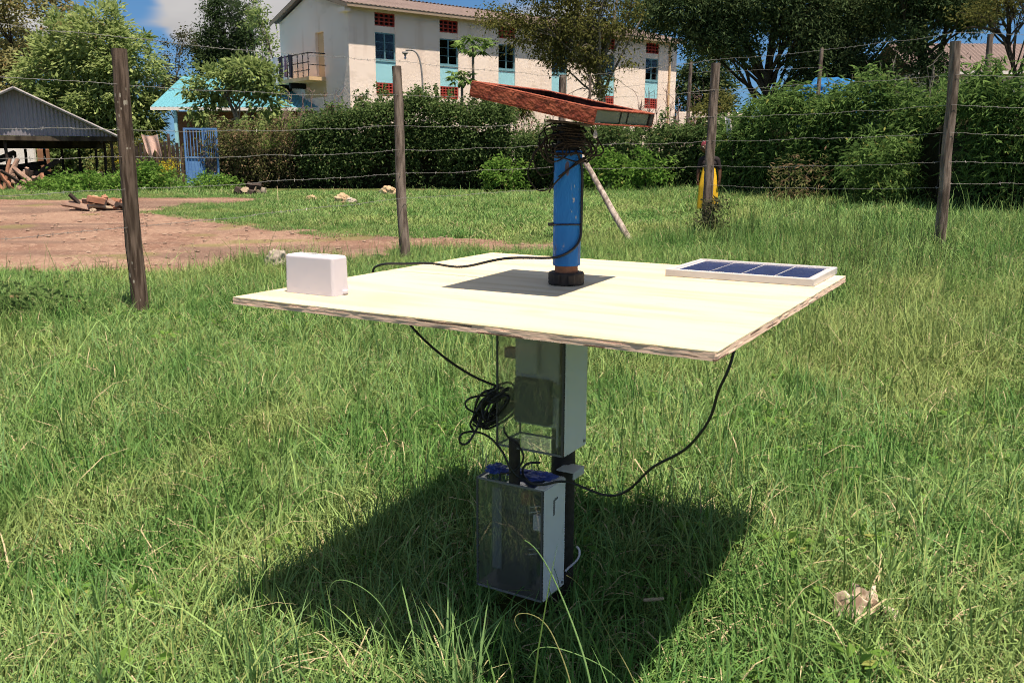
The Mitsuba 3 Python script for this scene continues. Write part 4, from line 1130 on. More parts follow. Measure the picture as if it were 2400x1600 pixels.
def log_heap(name, n, cx_, cy_, wx, wy, hz, lr, rr_, mats, label, grp, seed, steep=.3):
    r_ = np.random.default_rng(seed)
    for k in range(n):
        x, y = cx_ + r_.uniform(-wx, wx), cy_ + r_.uniform(-wy, wy)
        f = 1 - .75 * abs(x - cx_) / wx
        z = float(gz(x, y)) + .05 + hz * f * r_.random()
        d = (r_.normal(), r_.normal() * .6, r_.normal() * steep)
        m_ = mats[k % len(mats)]
        look_ = {'mat_wood': 'brownish pink', 'mat_wood_red': 'orange red', 'mat_wood_dark': 'blackish', 'mat_wood_pale': 'pale yellowish', 'mat_bark_grey': 'grey'}[m_]
        solo(name, split_log((x, y, z), d, r_.uniform(*lr), r_.uniform(*rr_), seed * 100 + k), m_, look_ + ' ' + label, 'log', look_ + ' ' + grp, smooth=30)


log_heap('split_log', 26, -13.55, 24.9, .75, .35, .55, (.5, 1.0), (.05, .09), ['mat_wood', 'mat_wood_red', 'mat_wood_dark', 'mat_wood'], 'split log in the heap at the left edge beside the shed', 'split logs heaped beside the shed', 21, .9)
log_heap('pale_log', 9, -12.05, 26.3, .38, .2, .35, (.3, .7), (.05, .10), ['mat_wood_pale', 'mat_wood', 'mat_wood_dark'], 'split log behind the green weeds under the shed edge', 'logs under the shed edge', 22, .5)
log_heap('firewood_log', 20, -7.95, 17.75, .52, .28, .20, (.28, .6), (.04, .075), ['mat_wood_red', 'mat_wood', 'mat_wood_red', 'mat_wood_dark', 'mat_wood_pale'], 'firewood piece in the low pile on the bare dirt', 'firewood pieces on the dirt', 23, .25)
log_heap('stacked_log', 22, -15.8, 28.3, 1.6, .6, .75, (1.2, 2.2), (.07, .12), ['mat_wood_dark'], 'log in the shaded stack under the shed', 'logs stacked under the shed', 24, .08)
log_heap('stump_piece', 5, -6.62, 23.3, .26, .15, .22, (.3, .5), (.09, .14), ['mat_wood_dark', 'mat_wood_pale', 'mat_bark_grey'], 'stump piece in the grass before the hedge', 'stump pieces before the hedge', 25, .5)
for k, (x, y, s, m, lab) in enumerate(((-4.62, 20.85, .13, 'mat_stone_tan', 'small tan stone left of the pair on the far grass strip'), (-3.72, 19.9, .20, 'mat_stone_tan', 'broad tan stone on the far grass strip'), (-3.52, 19.8, .13, 'mat_stone', 'grey stone touching the broad tan stone'), (-3.15, 23.2, .22, 'mat_stone_tan', 'tan stone just left of the grey fence post'), (-3.3, 23.6, .16, 'mat_stone', 'grey stone behind the tan one near the grey post'), (-2.46, 9.43, .145, 'mat_stone', 'pale rock behind the white plastic box'), (-8.0, 17.3, .07, 'mat_wood_pale', 'small pale stone in front of the firewood'), (-9.6, 20.9, .1, 'mat_stone_tan', 'pale stone at the edge of the weeds'))):
    solo('stone', crumple((x, y, float(gz(x, y)) + s * .45), (s, s * .8, s * .75 if k != 5 else s * 1.25), 30 + k, .3), m, lab, 'stone', smooth=45)
rp = np.random.default_rng(3)
peb = []
while len(peb) < 260:
    x, y = rp.uniform(-9, 1.5), rp.uniform(8.9, 19)
    if contains_xy(DIRT2, x, y) and abs(x) < .62 * y:
        s = rp.uniform(.008, .026) * (1 + (y - 9) * .06)
        m = trimesh.creation.icosphere(0)
        m.vertices = m.vertices * [s * rp.uniform(.8, 1.6), s, s * .5] * (1 + rp.normal(0, .12, (12, 1))) + [x, y, float(gz(x, y)) + .022]
        peb.append(m)
solo('pebbles', cat(peb), 'mat_clod', 'small pebbles and clods scattered over the bare dirt', 'pebbles', kind='stuff')

lt = []
for k in range(90):
    x, y = rp.uniform(-9, 1.5), rp.uniform(8.9, 20)
    if contains_xy(DIRT2, x, y):
        a, l_ = rp.uniform(0, PI), rp.uniform(.06, .3)
        z = float(gz(x, y)) + .022
        d_ = np.array([math.cos(a), math.sin(a), 0]) * l_ / 2
        lt.append(tube([np.array([x, y, z]) - d_, [x + rp.normal(0, .01), y, z + .008], np.array([x, y, z]) + d_], [.006, .007, .004], 5))
solo('wood_litter', cat(lt), 'mat_wood', 'small twigs and wood chips littering the bare dirt', 'litter', kind='stuff')

# blue steel gate: two leaves standing open
gt = thing('blue_gate', 'blue steel double gate with bars standing open before the hedge', 'gate')
for leaf_i, (x, y, ang, wdt, lab) in enumerate(((-9.50, 26.6, math.radians(38), .66, 'left leaf'), (-8.62, 26.9, math.radians(176), .46, 'right leaf'))):
    Mg = basis((x, y, float(gz(x, y))), np.array([math.cos(ang), math.sin(ang), 0]), np.array([-math.sin(ang), math.cos(ang), 0]), ZZ)
    fr = [box((0, -.02, .02), (.05, .02, 1.72)), box((wdt - .05, -.02, .02), (wdt, .02, 1.72)), box((.05, -.018, 1.67), (wdt - .05, .018, 1.72)), box((.05, -.018, .02), (wdt - .05, .018, .07)), box((.05, -.018, .86), (wdt - .05, .018, .91))]
    part(gt, 'leaf_frame', frame(cat(fr), Mg), 'mat_gate_blue')
    nb = 6
    for k in range(nb):
        u = .05 + (wdt - .1) * (k + .5) / nb
        part(gt, 'bar', frame(box((u - .010, -.010, .911), (u + .010, .010, 1.669)), Mg), 'mat_gate_blue')
        part(gt, 'bar', frame(box((u - .010, -.010, .071), (u + .010, .010, .859)), Mg), 'mat_gate_blue')
    part(gt, 'sheet', frame(box((.052, .0105, .45 if leaf_i else .08), (wdt - .052, .016, .858), .001), Mg), 'mat_gate_dark' if leaf_i else 'mat_gate_blue')
gs = np.linspace(0, 1, 14)
S, Q = np.meshgrid(gs, np.linspace(0, 1, 14))
cl = np.stack([-11.28 + .50 * S + .12 * Q, 28 + .07 * np.sin(S * 11) * (.3 + Q), 1.83 - .70 * Q * (.55 + .45 * np.abs(np.sin(S * 5 + .4))) - .05 * np.sin(S * 3.1)], -1).reshape(-1, 3)
i, j = np.meshgrid(np.arange(13), np.arange(13), indexing='ij')
a_ = (i * 14 + j).ravel()
solo('hanging_cloth', tm(cl, np.vstack([np.stack([a_, a_ + 1, a_ + 15], 1), np.stack([a_, a_ + 15, a_ + 14], 1)])), 'mat_cloth_pink', 'pink and white cloth hung on a wire beside the gate', 'cloth', smooth=True)
lf = thing('paling_fence', 'dark upright paling fence left of the blue gate', 'fence')
for k in range(17):
    x = -11.75 + .125 * k
    part(lf, 'paling', box((x, 28.3, float(gz(x, 28)) - .1), (x + .085, 28.34, 1.45 + .22 * rl_.random() + (.4 if k == 9 else 0)), .004), 'mat_wood_dark' if k % 3 else 'mat_post')
part(lf, 'rail', box((-11.8, 28.345, 1.1), (-9.6, 28.40, 1.17)), 'mat_wood_dark')

hs = thing('blue_roofed_house', 'brown brick house with a bright blue sheet roof', 'house')
part(hs, 'wall', box((-14.55, 40.0, .3), (-8.6, 44.0, 3.05)), 'mat_brickbrown')
o = np.array([-15.0, 38.4, 3.16])
vv = np.array([0, 4.0, 1.55]); l = np.linalg.norm(vv)
part(hs, 'roof', corrugated(o, np.array([1.0, 0, 0]), vv / l, 7.0, l, .18, .018), 'mat_blueroof', label='blue roof slope')
part(hs, 'roof', corrugated(o + [7.0, 8.0, 0], np.array([-1.0, 0, 0]), np.array([0, -4.0, 1.55]) / l, 7.0, l, .18, .018), 'mat_blueroof')
part(hs, 'fascia', box((-15.0, 38.36, 3.02), (-8.0, 38.40, 3.15)), 'mat_pale_wall')
part(hs, 'veranda_post', box((-14.10, 38.5, .3), (-13.98, 38.62, 3.01)), 'mat_skyblue')
part(hs, 'veranda_post', box((-10.9, 38.5, .3), (-10.78, 38.62, 3.01)), 'mat_wood_dark')
part(hs, 'door', box((-12.75, 39.95, .35), (-11.9, 39.995, 2.45), .004), 'mat_gate_dark')
part(hs, 'window', box((-10.6, 39.95, 1.4), (-9.2, 39.995, 2.5), .004), 'mat_dark')

rh = thing('brown_roofed_house', 'house with a brown sheet roof far right behind the trees', 'house')
part(rh, 'wall', box((18.8, 43.2, .6), (30.0, 48, 5.1)), 'mat_wall')
vv = np.array([0, 3.2, 1.55]); l = np.linalg.norm(vv)
part(rh, 'roof', corrugated(np.array([18.2, 42.6, 5.1]), np.array([1.0, 0, 0]), vv / l, 12.4, l, .2, .02), 'mat_roof_brown')
part(rh, 'roof', corrugated(np.array([30.6, 49.0, 5.1]), np.array([-1.0, 0, 0]), np.array([0, -3.2, 1.55]) / l, 12.4, l, .2, .02), 'mat_roof_brown')
part(rh, 'fascia', box((18.2, 42.55, 4.95), (30.6, 42.60, 5.09)), 'mat_pale_wall')

lw = thing('low_wall', 'low cream wall right of the cream building', 'wall')
part(lw, 'wall', box((8.0, 45.2, .4), (11.2, 45.4, 3.35), .02), 'mat_wall')
part(lw, 'panel', box((9.1, 45.14, .5), (10.9, 45.195, 2.75)), 'mat_purpleblue', label='dark bluish panel on the wall')
solo('wall_block', box((9.9, 38.0, .4), (12.4, 38.2, 2.75), .02), 'mat_ochre', 'ochre wall between the trees right of the low cream wall', 'wall')

sl_ = thing('street_lamp', 'curved grey lamp pole before the cream building', 'street lamp')
part(sl_, 'pole', tube(spline([(-3.08, 32, .3), (-3.09, 32, 2.6), (-3.11, 32, 3.8), (-3.17, 32, 4.35), (-3.30, 32, 4.66), (-3.48, 32, 4.74), (-3.66, 32, 4.73)], 50), .032, 8), 'mat_lamp', True)
part(sl_, 'lamp_head', lathe([(0, .0), (.10, -.02), (.11, -.07), (.05, -.10), (.03, -.16), (0, -.17)], (-3.68, 32, 4.70), 16), 'mat_lamp', 40)
part(sl_, 'bulb', lathe([(0, -.28), (.035, -.25), (.04, -.21), (.03, -.171), (0, -.171)], (-3.68, 32, 4.70), 12), 'mat_white_plastic', 40)

tp = crumple((0, 0, 0), (1, 1, 1), 44, .25, 4)
tp.vertices = tp.vertices * [1.30, .8, .75] + [8.35, 24.0, 2.47]
solo('blue_tarpaulin', tp, 'mat_tarp', 'crumpled blue tarpaulin heap showing above the right hedge', 'tarpaulin', smooth=40)
S, Q = np.meshgrid(np.linspace(0, 1, 12), np.linspace(0, 1, 14))
cl = np.stack([4.64 + .20 * S + .10 * Q, 20.3 + .06 * np.sin(S * 9 + Q * 2), 2.10 - .50 * Q - .10 * S * (1 - Q)], -1).reshape(-1, 3)
i, j = np.meshgrid(np.arange(13), np.arange(11), indexing='ij')
a_ = (i * 12 + j).ravel()
solo('white_cloth', tm(cl, np.vstack([np.stack([a_, a_ + 1, a_ + 13], 1), np.stack([a_, a_ + 13, a_ + 12], 1)])), 'mat_cloth_white', 'white cloth hanging at the gap in the hedge right of the mossy post', 'cloth', smooth=True)

# ------------------------------------------------------------------ foliage
def leaves(c, l, w, rng, tone, up=.5, droop=.2, axis=None, axis_w=1.0, fold=.25):
    """one folded four-cornered leaf at every point of c; tone: light or dark of the clump it belongs to"""
    n = len(c)
    a = rng.normal(0, 1, (n, 3))
    a[:, 2] = a[:, 2] * .6 - droop
    if axis is not None:
        a = a + axis * axis_w
    a /= np.linalg.norm(a, axis=1, keepdims=True)
    nn = rng.normal(0, 1, (n, 3)) + [0, 0, up]
    nn -= a * (nn * a).sum(1, keepdims=True)
    nn /= np.linalg.norm(nn, axis=1, keepdims=True) + 1e-9
    b = np.cross(nn, a)
    L_ = l * rng.uniform(.6, 1.3, (n, 1)); W_ = w * rng.uniform(.65, 1.25, (n, 1))
    m = c + a * L_ * .45
    V = np.stack([c, m + b * W_ / 2 - nn * W_ * fold, c + a * L_ + [0, 0, -1] * L_ * .12, m - b * W_ / 2 - nn * W_ * fold], 1)
    F = (np.array([[0, 1, 2], [0, 2, 3]])[None] + 4 * np.arange(n)[:, None, None]).reshape(-1, 3)
    r = np.clip(.55 * tone + .45 * rng.random(n), 0, 1)
    uv = np.stack([np.repeat(r, 4), np.repeat(rng.random(n), 4)], 1)
    return V.reshape(-1, 3), F, uv


def merge(arrs):
    V, F, U, k = [], [], [], 0
    for v, f, u in arrs:
        V.append(v); F.append(f + k); U.append(u); k += len(v)
    return np.vstack(V), np.vstack(F), np.vstack(U)


def sphere_dirs(n, rng):
    d = rng.normal(0, 1, (n, 3))
    return d / np.linalg.norm(d, axis=1, keepdims=True)


def crown(blobs, clumps, per, l, w, seed, sig=.28, shell=.55, up=.6, droop=.2, flat=.7, outward=.0):
    """blobs: (centre, radii); clumps of leaves sit through the outer part of every blob"""
    rng = np.random.default_rng(seed)
    vol = np.array([np.prod(r) ** .75 for _, r in blobs])
    arrs, cc = [], []
    for (c, r), q in zip(blobs, vol / vol.sum()):
        n = max(3, int(clumps * q))
        d = sphere_dirs(n, rng)
        rad = shell + (1 - shell) * rng.random(n) ** .6
        rad *= .82 + .42 * meshkit.noise(d * 2.3 + np.asarray(c), seed)
        p = np.asarray(c) + d * np.asarray(r) * rad[:, None]
        cc.append(p)
        k = rng.integers(per // 2, per * 3 // 2, n)
        idx = np.repeat(np.arange(n), k)
        off = rng.normal(0, 1, (len(idx), 3)) * sig * np.array([1, 1, flat]) * rng.uniform(.5, 1.3, (n, 1))[idx]
        tone = rng.random(n)[idx]
        ax_ = d[idx] + off / (np.linalg.norm(off, axis=1, keepdims=True) + 1e-9) * outward
        arrs.append(leaves(p[idx] + off, l, w, rng, tone, up, droop, ax_, .5 + outward))
    v, f, uv = merge(arrs)
    return (v, f, uv), np.vstack(cc)


def limb(p0, p1, r0, r1, rng, n=9, bow=.12, sides=7):
    t = np.linspace(0, 1, n)[:, None]
    p0, p1 = np.asarray(p0, float), np.asarray(p1, float)
    l = np.linalg.norm(p1 - p0)
    q = p0 + (p1 - p0) * t
    q += np.array([rng.normal(), rng.normal(), rng.normal() * .5 + .5]) * bow * l * (t * (1 - t)) * 2
    q += (meshkit.noise(np.c_[t * 4 + rng.uniform(0, 90), t * 0, t * 0], 3)[:, None] - .5) * l * .05 * np.minimum(1, 5 * t)
    return tube(q, np.linspace(r0, r1, n), sides), q


def tree(name, label, trunk, blobs, mat, bark, clumps, per, l, w, seed, r0=.2, nl=14, group_=None, **kw):
    """trunk: points with the foot first; limbs run from the trunk's upper part to leaf clumps, twigs from those"""
    rng = np.random.default_rng(seed)
    k = thing(name, label, 'tree', group_)
    arr, cc = crown(blobs, clumps, per, l, w, seed, **kw)
    v, f, uv = arr
    tp_ = spline(trunk, 16) if len(trunk) > 2 else np.array([np.asarray(trunk[0]) + (np.asarray(trunk[1]) - trunk[0]) * t for t in np.linspace(0, 1, 12)])
    ms = [tube(tp_, r0 * np.linspace(1, .45, len(tp_)) + r0 * .5 * np.exp(-np.linspace(0, 9, len(tp_))), 10)]
    for j in rng.choice(len(cc), min(nl, len(cc)), replace=False):
        s = rng.uniform(.45, 1.0)
        p0 = tp_[int(s * (len(tp_) - 1))]
        m, q = limb(p0, cc[j], r0 * rng.uniform(.22, .42), .014, rng)
        ms.append(m)
        dd = np.linalg.norm(cc - cc[j], axis=1)
        for i_ in np.argsort(dd)[1:5]:
            ms.append(limb(q[5], cc[i_], r0 * .12, .008, rng, 6, .1, 5)[0])
    part(k, 'trunk', cat(ms), bark, True)
    scene[k + '__crown'] = mikit.ply((v, f), mat, smooth=False, uv=uv)
    return k


def P(x, y, z):
    return np.array([x, y, z], float)


# trees on the left
tree('broad_tree', 'big olive brown tree at the far left behind the shed', [(-25, 50, .5), (-24.8, 50, 4)], [(P(-29.5, 50, 6.3), (3.4, 3, 2.6)), (P(-24.6, 49, 7.6), (2.7, 3, 2.2)), (P(-24.4, 49, 4.4), (3.2, 3, 2.2)), (P(-28.6, 49, 3.4), (3, 2.6, 2)), (P(-22, 50, 6.6), (1.6, 2, 1.6))], 'mat_tree_brown', 'mat_bark_dark', 620, 46, .27, .14, 1, .35, 10, sig=.38, shell=.5, up=2.0)
tree('bright_tree', 'bright green tree with large leaf rosettes behind the tall dark post', [(-18.3, 42, .4), (-18.2, 42, 3.0), (-17.6, 42, 5.6)], [(P(-18.4, 41, 5.7), (2.0, 1.9, 1.7)), (P(-20, 41.2, 4.6), (1.6, 1.8, 1.6)), (P(-17.0, 41, 4.6), (1.7, 1.8, 1.9)), (P(-18.6, 40.6, 3.3), (2.6, 1.8, 1.4)), (P(-16.6, 41, 3.1), (1.2, 1.6, 1.1)), (P(-17.9, 41.5, 7.1), (.75, .8, .75))], 'mat_tree_bright', 'mat_bark_grey', 620, 30, .30, .13, 2, .24, 14, sig=.19, shell=.55, outward=.8, up=3.0)
tree('tall_dark_tree', 'tall dark upright tree against the white cloud', [(-18.6, 60, .8), (-18.4, 60, 9)], [(P(-18.2, 60, 8.9), (1.15, 1.3, 2.4)), (P(-19.7, 60, 8.0), (.8, .9, 1.5)), (P(-17.0, 60, 8.6), (.65, .9, 1.9)), (P(-18.6, 60, 6.6), (1.9, 1.3, 1.2)), (P(-18.9, 60, 10.2), (.55, .6, .9))], 'mat_tree_dark', 'mat_bark_dark', 420, 40, .21, .09, 3, .22, 8, sig=.27, shell=.45)
tree('tall_dark_tree', 'feathery small crown right of the tall dark tree top', [(-16.9, 61, .8), (-16.9, 61, 10)], [(P(-16.8, 61, 10.7), (.5, .6, .75)), (P(-17.1, 61, 9.2), (.35, .5, .6))], 'mat_tree_dark', 'mat_bark_dark', 26, 30, .18, .08, 4, .08, 5, sig=.18, shell=.4)
tree('grey_tree', 'thin greyish tree between the bright tree and the tall dark tree', [(-21, 58, .8), (-21, 58, 6)], [(P(-21.2, 58, 6.4), (1.0, 1.2, 1.7)), (P(-20.2, 58, 7.8), (.6, .9, 1.0)), (P(-22.3, 58, 5.4), (1, 1.2, 1.6))], 'mat_tree_grey', 'mat_bark_grey', 100, 34, .19, .08, 5, .14, 10, sig=.30, shell=.3)
tree('rosette_tree', 'slanting tree with big leaves before the blue roofed house', [(-10.0, 34, .4), (-10.1, 34, 2.4), (-10.75, 34, 3.6)], [(P(-10.9, 34, 3.75), (.85, .9, .7)), (P(-9.7, 34, 4.1), (.85, .9, .65)), (P(-9.25, 34.2, 3.9), (.75, .8, .65)), (P(-11.4, 33.8, 3.0), (.45, .5, .5)), (P(-9.0, 34, 3.15), (.5, .7, .7)), (P(-11.1, 33.8, 2.45), (.5, .6, .35))], 'mat_tree_mid', 'mat_bark_grey', 170, 24, .25, .12, 6, .11, 12, sig=.17, shell=.4, outward=.7, up=2.5)
tree('dark_shrub_tree', 'dark leafy tree beside the left edge of the cream building', [(-12.3, 47, .6), (-12.4, 47, 5)], [(P(-12.5, 47, 8.0), (.6, .7, .8)), (P(-12.3, 47, 6.3), (.5, .7, .8)), (P(-12.7, 47, 4.9), (.8, .8, .8)), (P(-12.1, 46, 3.4), (1.0, .9, 1.1))], 'mat_tree_mid', 'mat_bark_dark', 95, 30, .20, .10, 7, .12, 9, sig=.24, shell=.4)

# the open tree before the right half of the building
k7 = tree('open_tree', 'open crowned olive tree before the right half of the cream building', [(3.25, 32, .3), (3.15, 32, 2.6), (2.85, 32, 4.3), (2.5, 32, 6.2)],
          [(P(2.2, 31.6, 5.5), (1.3, 1.2, 1.0)), (P(.9, 31.6, 5.3), (1.25, 1.0, .70)), (P(-.25, 31.6, 5.75), (.85, .8, .35)), (P(1.5, 31.5, 6.7), (1.8, 1.2, .6)), (P(3.4, 31.8, 6.0), (.9, 1.0, 1.0)), (P(2.75, 31.6, 4.35), (.6, .6, .65)), (P(1.35, 31.4, 4.5), (.55, .5, .5)), (P(3.0, 31.6, 3.6), (.35, .4, .5)), (P(2.1, 31.4, 4.3), (.4, .4, .4)), (P(3.9, 31.7, 4.5), (.25, .3, .3))],
          'mat_tree_olive', 'mat_bark_grey', 430, 42, .13, .055, 8, .15, 26, sig=.22, shell=.15, droop=.5)
rz = np.random.default_rng(77)
for j in range(16):
    a = P(3.0 + rz.normal(0, .1), 31.9, rz.uniform(3.2, 5.2))
    b = a + P(rz.uniform(-2.2, 1.3), rz.uniform(-.8, .3), rz.uniform(-.9, .6))
    part(k7, 'twig', limb(a, b, .018, .005, rz, 9, .3, 5)[0], 'mat_bark_grey', True)
for p, r in (([(2.9, 32, 4.2), (3.3, 32, 5.2), (3.5, 32, 6.8)], .075), ([(2.95, 32, 4.0), (2.45, 31.8, 4.9), (1.9, 31.6, 6.8)], .085), ([(3.1, 32, 3.4), (3.7, 32, 4.6), (4.4, 32, 5.9)], .05)):
    part(k7, 'branch', tube(spline(p, 16), np.linspace(r, r * .5, 16), 9), 'mat_bark_grey', True)

# dark trees on the right
BIG = dict(sig=.33, shell=.3, droop=.4)
k8 = tree('dark_tree', 'big dark tree with a forked trunk right of the cream building', [(9.9, 36, .5), (9.85, 36, 3.0), (9.75, 36, 4.3)], [(P(6.2, 35.5, 6.6), (1.9, 1.6, .95)), (P(8.3, 35.2, 7.0), (2.0, 1.7, 1.3)), (P(7.4, 35.2, 5.5), (1.1, 1.2, .5)), (P(10.6, 35.5, 6.9), (1.6, 1.6, 1.5)), (P(11.2, 35.2, 5.2), (.9, 1.1, .9)), (P(8.6, 35.4, 5.2), (.5, .8, .5))], 'mat_tree_shade', 'mat_bark_dark', 980, 46, .18, .065, 9, .22, 22, **BIG)
for p in ([(9.8, 36, 4.1), (9.0, 36, 5.3), (8.3, 36, 7.0)], [(9.8, 36, 4.2), (9.9, 36, 5.6), (10.1, 36, 7.2)]):
    part(k8, 'branch', tube(spline(p, 14), np.linspace(.16, .09, 14), 9), 'mat_bark_dark', True)
tree('dark_tree', 'dark tree between the forked tree and the tree by the right post', [(12.6, 37, .6), (12.8, 37, 4), (13.1, 37, 6)], [(P(12.4, 36, 6.4), (1.3, 1.3, 1.4)), (P(14.2, 36.5, 6.8), (1.4, 1.3, 1.0)), (P(12.9, 35.6, 4.4), (1.0, 1, .9)), (P(11.6, 35.6, 4.0), (.8, .9, .7)), (P(14.3, 36, 4.3), (.7, .8, .5))], 'mat_tree_shade', 'mat_bark_dark', 700, 44, .18, .065, 10, .19, 18, **BIG)
k10 = tree('dark_tree', 'dark tree with a leaning trunk just left of the right fence post', [(15.4, 34, .7), (15.25, 34, 3.8), (14.6, 34, 5.3), (14.2, 34, 6.6)], [(P(13.8, 33.6, 7.0), (1.4, 1.2, .8)), (P(15.3, 33.6, 6.6), (1.3, 1.2, .7)), (P(16.3, 33.8, 6.5), (1.0, 1.1, .7)), (P(14.0, 33.4, 5.4), (.5, .8, .5)), (P(15.0, 33.4, 4.4), (.6, .7, .4))], 'mat_tree_shade', 'mat_bark_dark', 560, 42, .17, .065, 11, .20, 22, **BIG)
part(k10, 'branch', tube(spline([(15.2, 34, 4.2), (15.5, 34, 5.2), (15.6, 34, 6.6)], 14), np.linspace(.11, .06, 14), 9), 'mat_bark_dark', True)
k11 = tree('thin_tree', 'thin crooked tree at the right edge before the brown roofed house', [(16.1, 30, .8), (16.05, 30, 4.0), (15.75, 30, 4.9), (15.9, 30, 5.8)], [(P(15.4, 29.8, 6.2), (1.0, 1.0, .5)), (P(16.8, 29.8, 6.0), (1.0, 1.0, .5)), (P(14.6, 29.8, 5.7), (.7, .7, .25))], 'mat_tree_olive', 'mat_bark_dark', 130, 34, .13, .05, 12, .09, 18, sig=.26, shell=.2, droop=.3)
part(k11, 'branch', tube(spline([(15.8, 30, 4.8), (15.2, 30, 5.2), (14.3, 30, 5.25)], 12), np.linspace(.06, .03, 12), 7), 'mat_bark_dark', True)

# papaya trees
def papaya(label, x, y, zt_, rr_, seed):
    rng = np.random.default_rng(seed)
    k = thing('papaya_tree', label, 'tree', None)
    part(k, 'trunk', tube([(x, y, .3), (x + .02, y, zt_ * .6), (x, y, zt_)], [.06, .05, .04], 8), 'mat_bark_grey', True)
    part(k, 'fruit', cat([crumple((x + .09 * math.cos(a), y + .09 * math.sin(a), zt_ - .18 - .05 * (q % 2)), (.05, .05, .08), q, .05, 2) for q, a in enumerate(np.linspace(0, 5.2, 6))]), 'mat_sap', True)
    st_ = []
    for q in range(17):
        a = q * 2.4
        e = rng.uniform(-.25, .75)
        d = np.array([math.cos(a) * math.cos(e), math.sin(a) * math.cos(e), math.sin(e)])
        end = np.array([x, y, zt_]) + d * rr_ * rng.uniform(.6, .85)
        st_.append(tube([(x, y, zt_ - .03), (np.array([x, y, zt_]) + end) / 2 + [0, 0, .05], end], [.012, .009, .006], 5))
        fan = []
        for g in np.linspace(-2.1, 2.1, 9):
            h = np.array([-d[1], d[0], 0]); h /= np.linalg.norm(h) + 1e-9
            dir_ = d * math.cos(g) + h * math.sin(g) + [0, 0, -.45]
            dir_ /= np.linalg.norm(dir_)
            fan.append(dir_)
        fan = np.array(fan)
        v, f, uv = leaves(np.repeat(end[None], 9, 0), rr_ * .52, rr_ * .16, rng, np.full(9, rng.random()), 3., 0, fan, 12., .1)
        kk = numbered(k + '__leaf')
        scene[kk] = mikit.ply((v, f), 'mat_papaya', smooth=False, uv=uv)
    part(k, 'leaf_stalks', cat(st_), 'mat_sap')


bs('mat_sap', color=(.10, .17, .05), rough=.6)
papaya('taller papaya tree with a crown of drooping lobed leaves before the building', -1.33, 31.0, 4.72, .66, 1)
papaya('shorter papaya tree left of the taller one', -1.69, 30.8, 3.72, .52, 2)


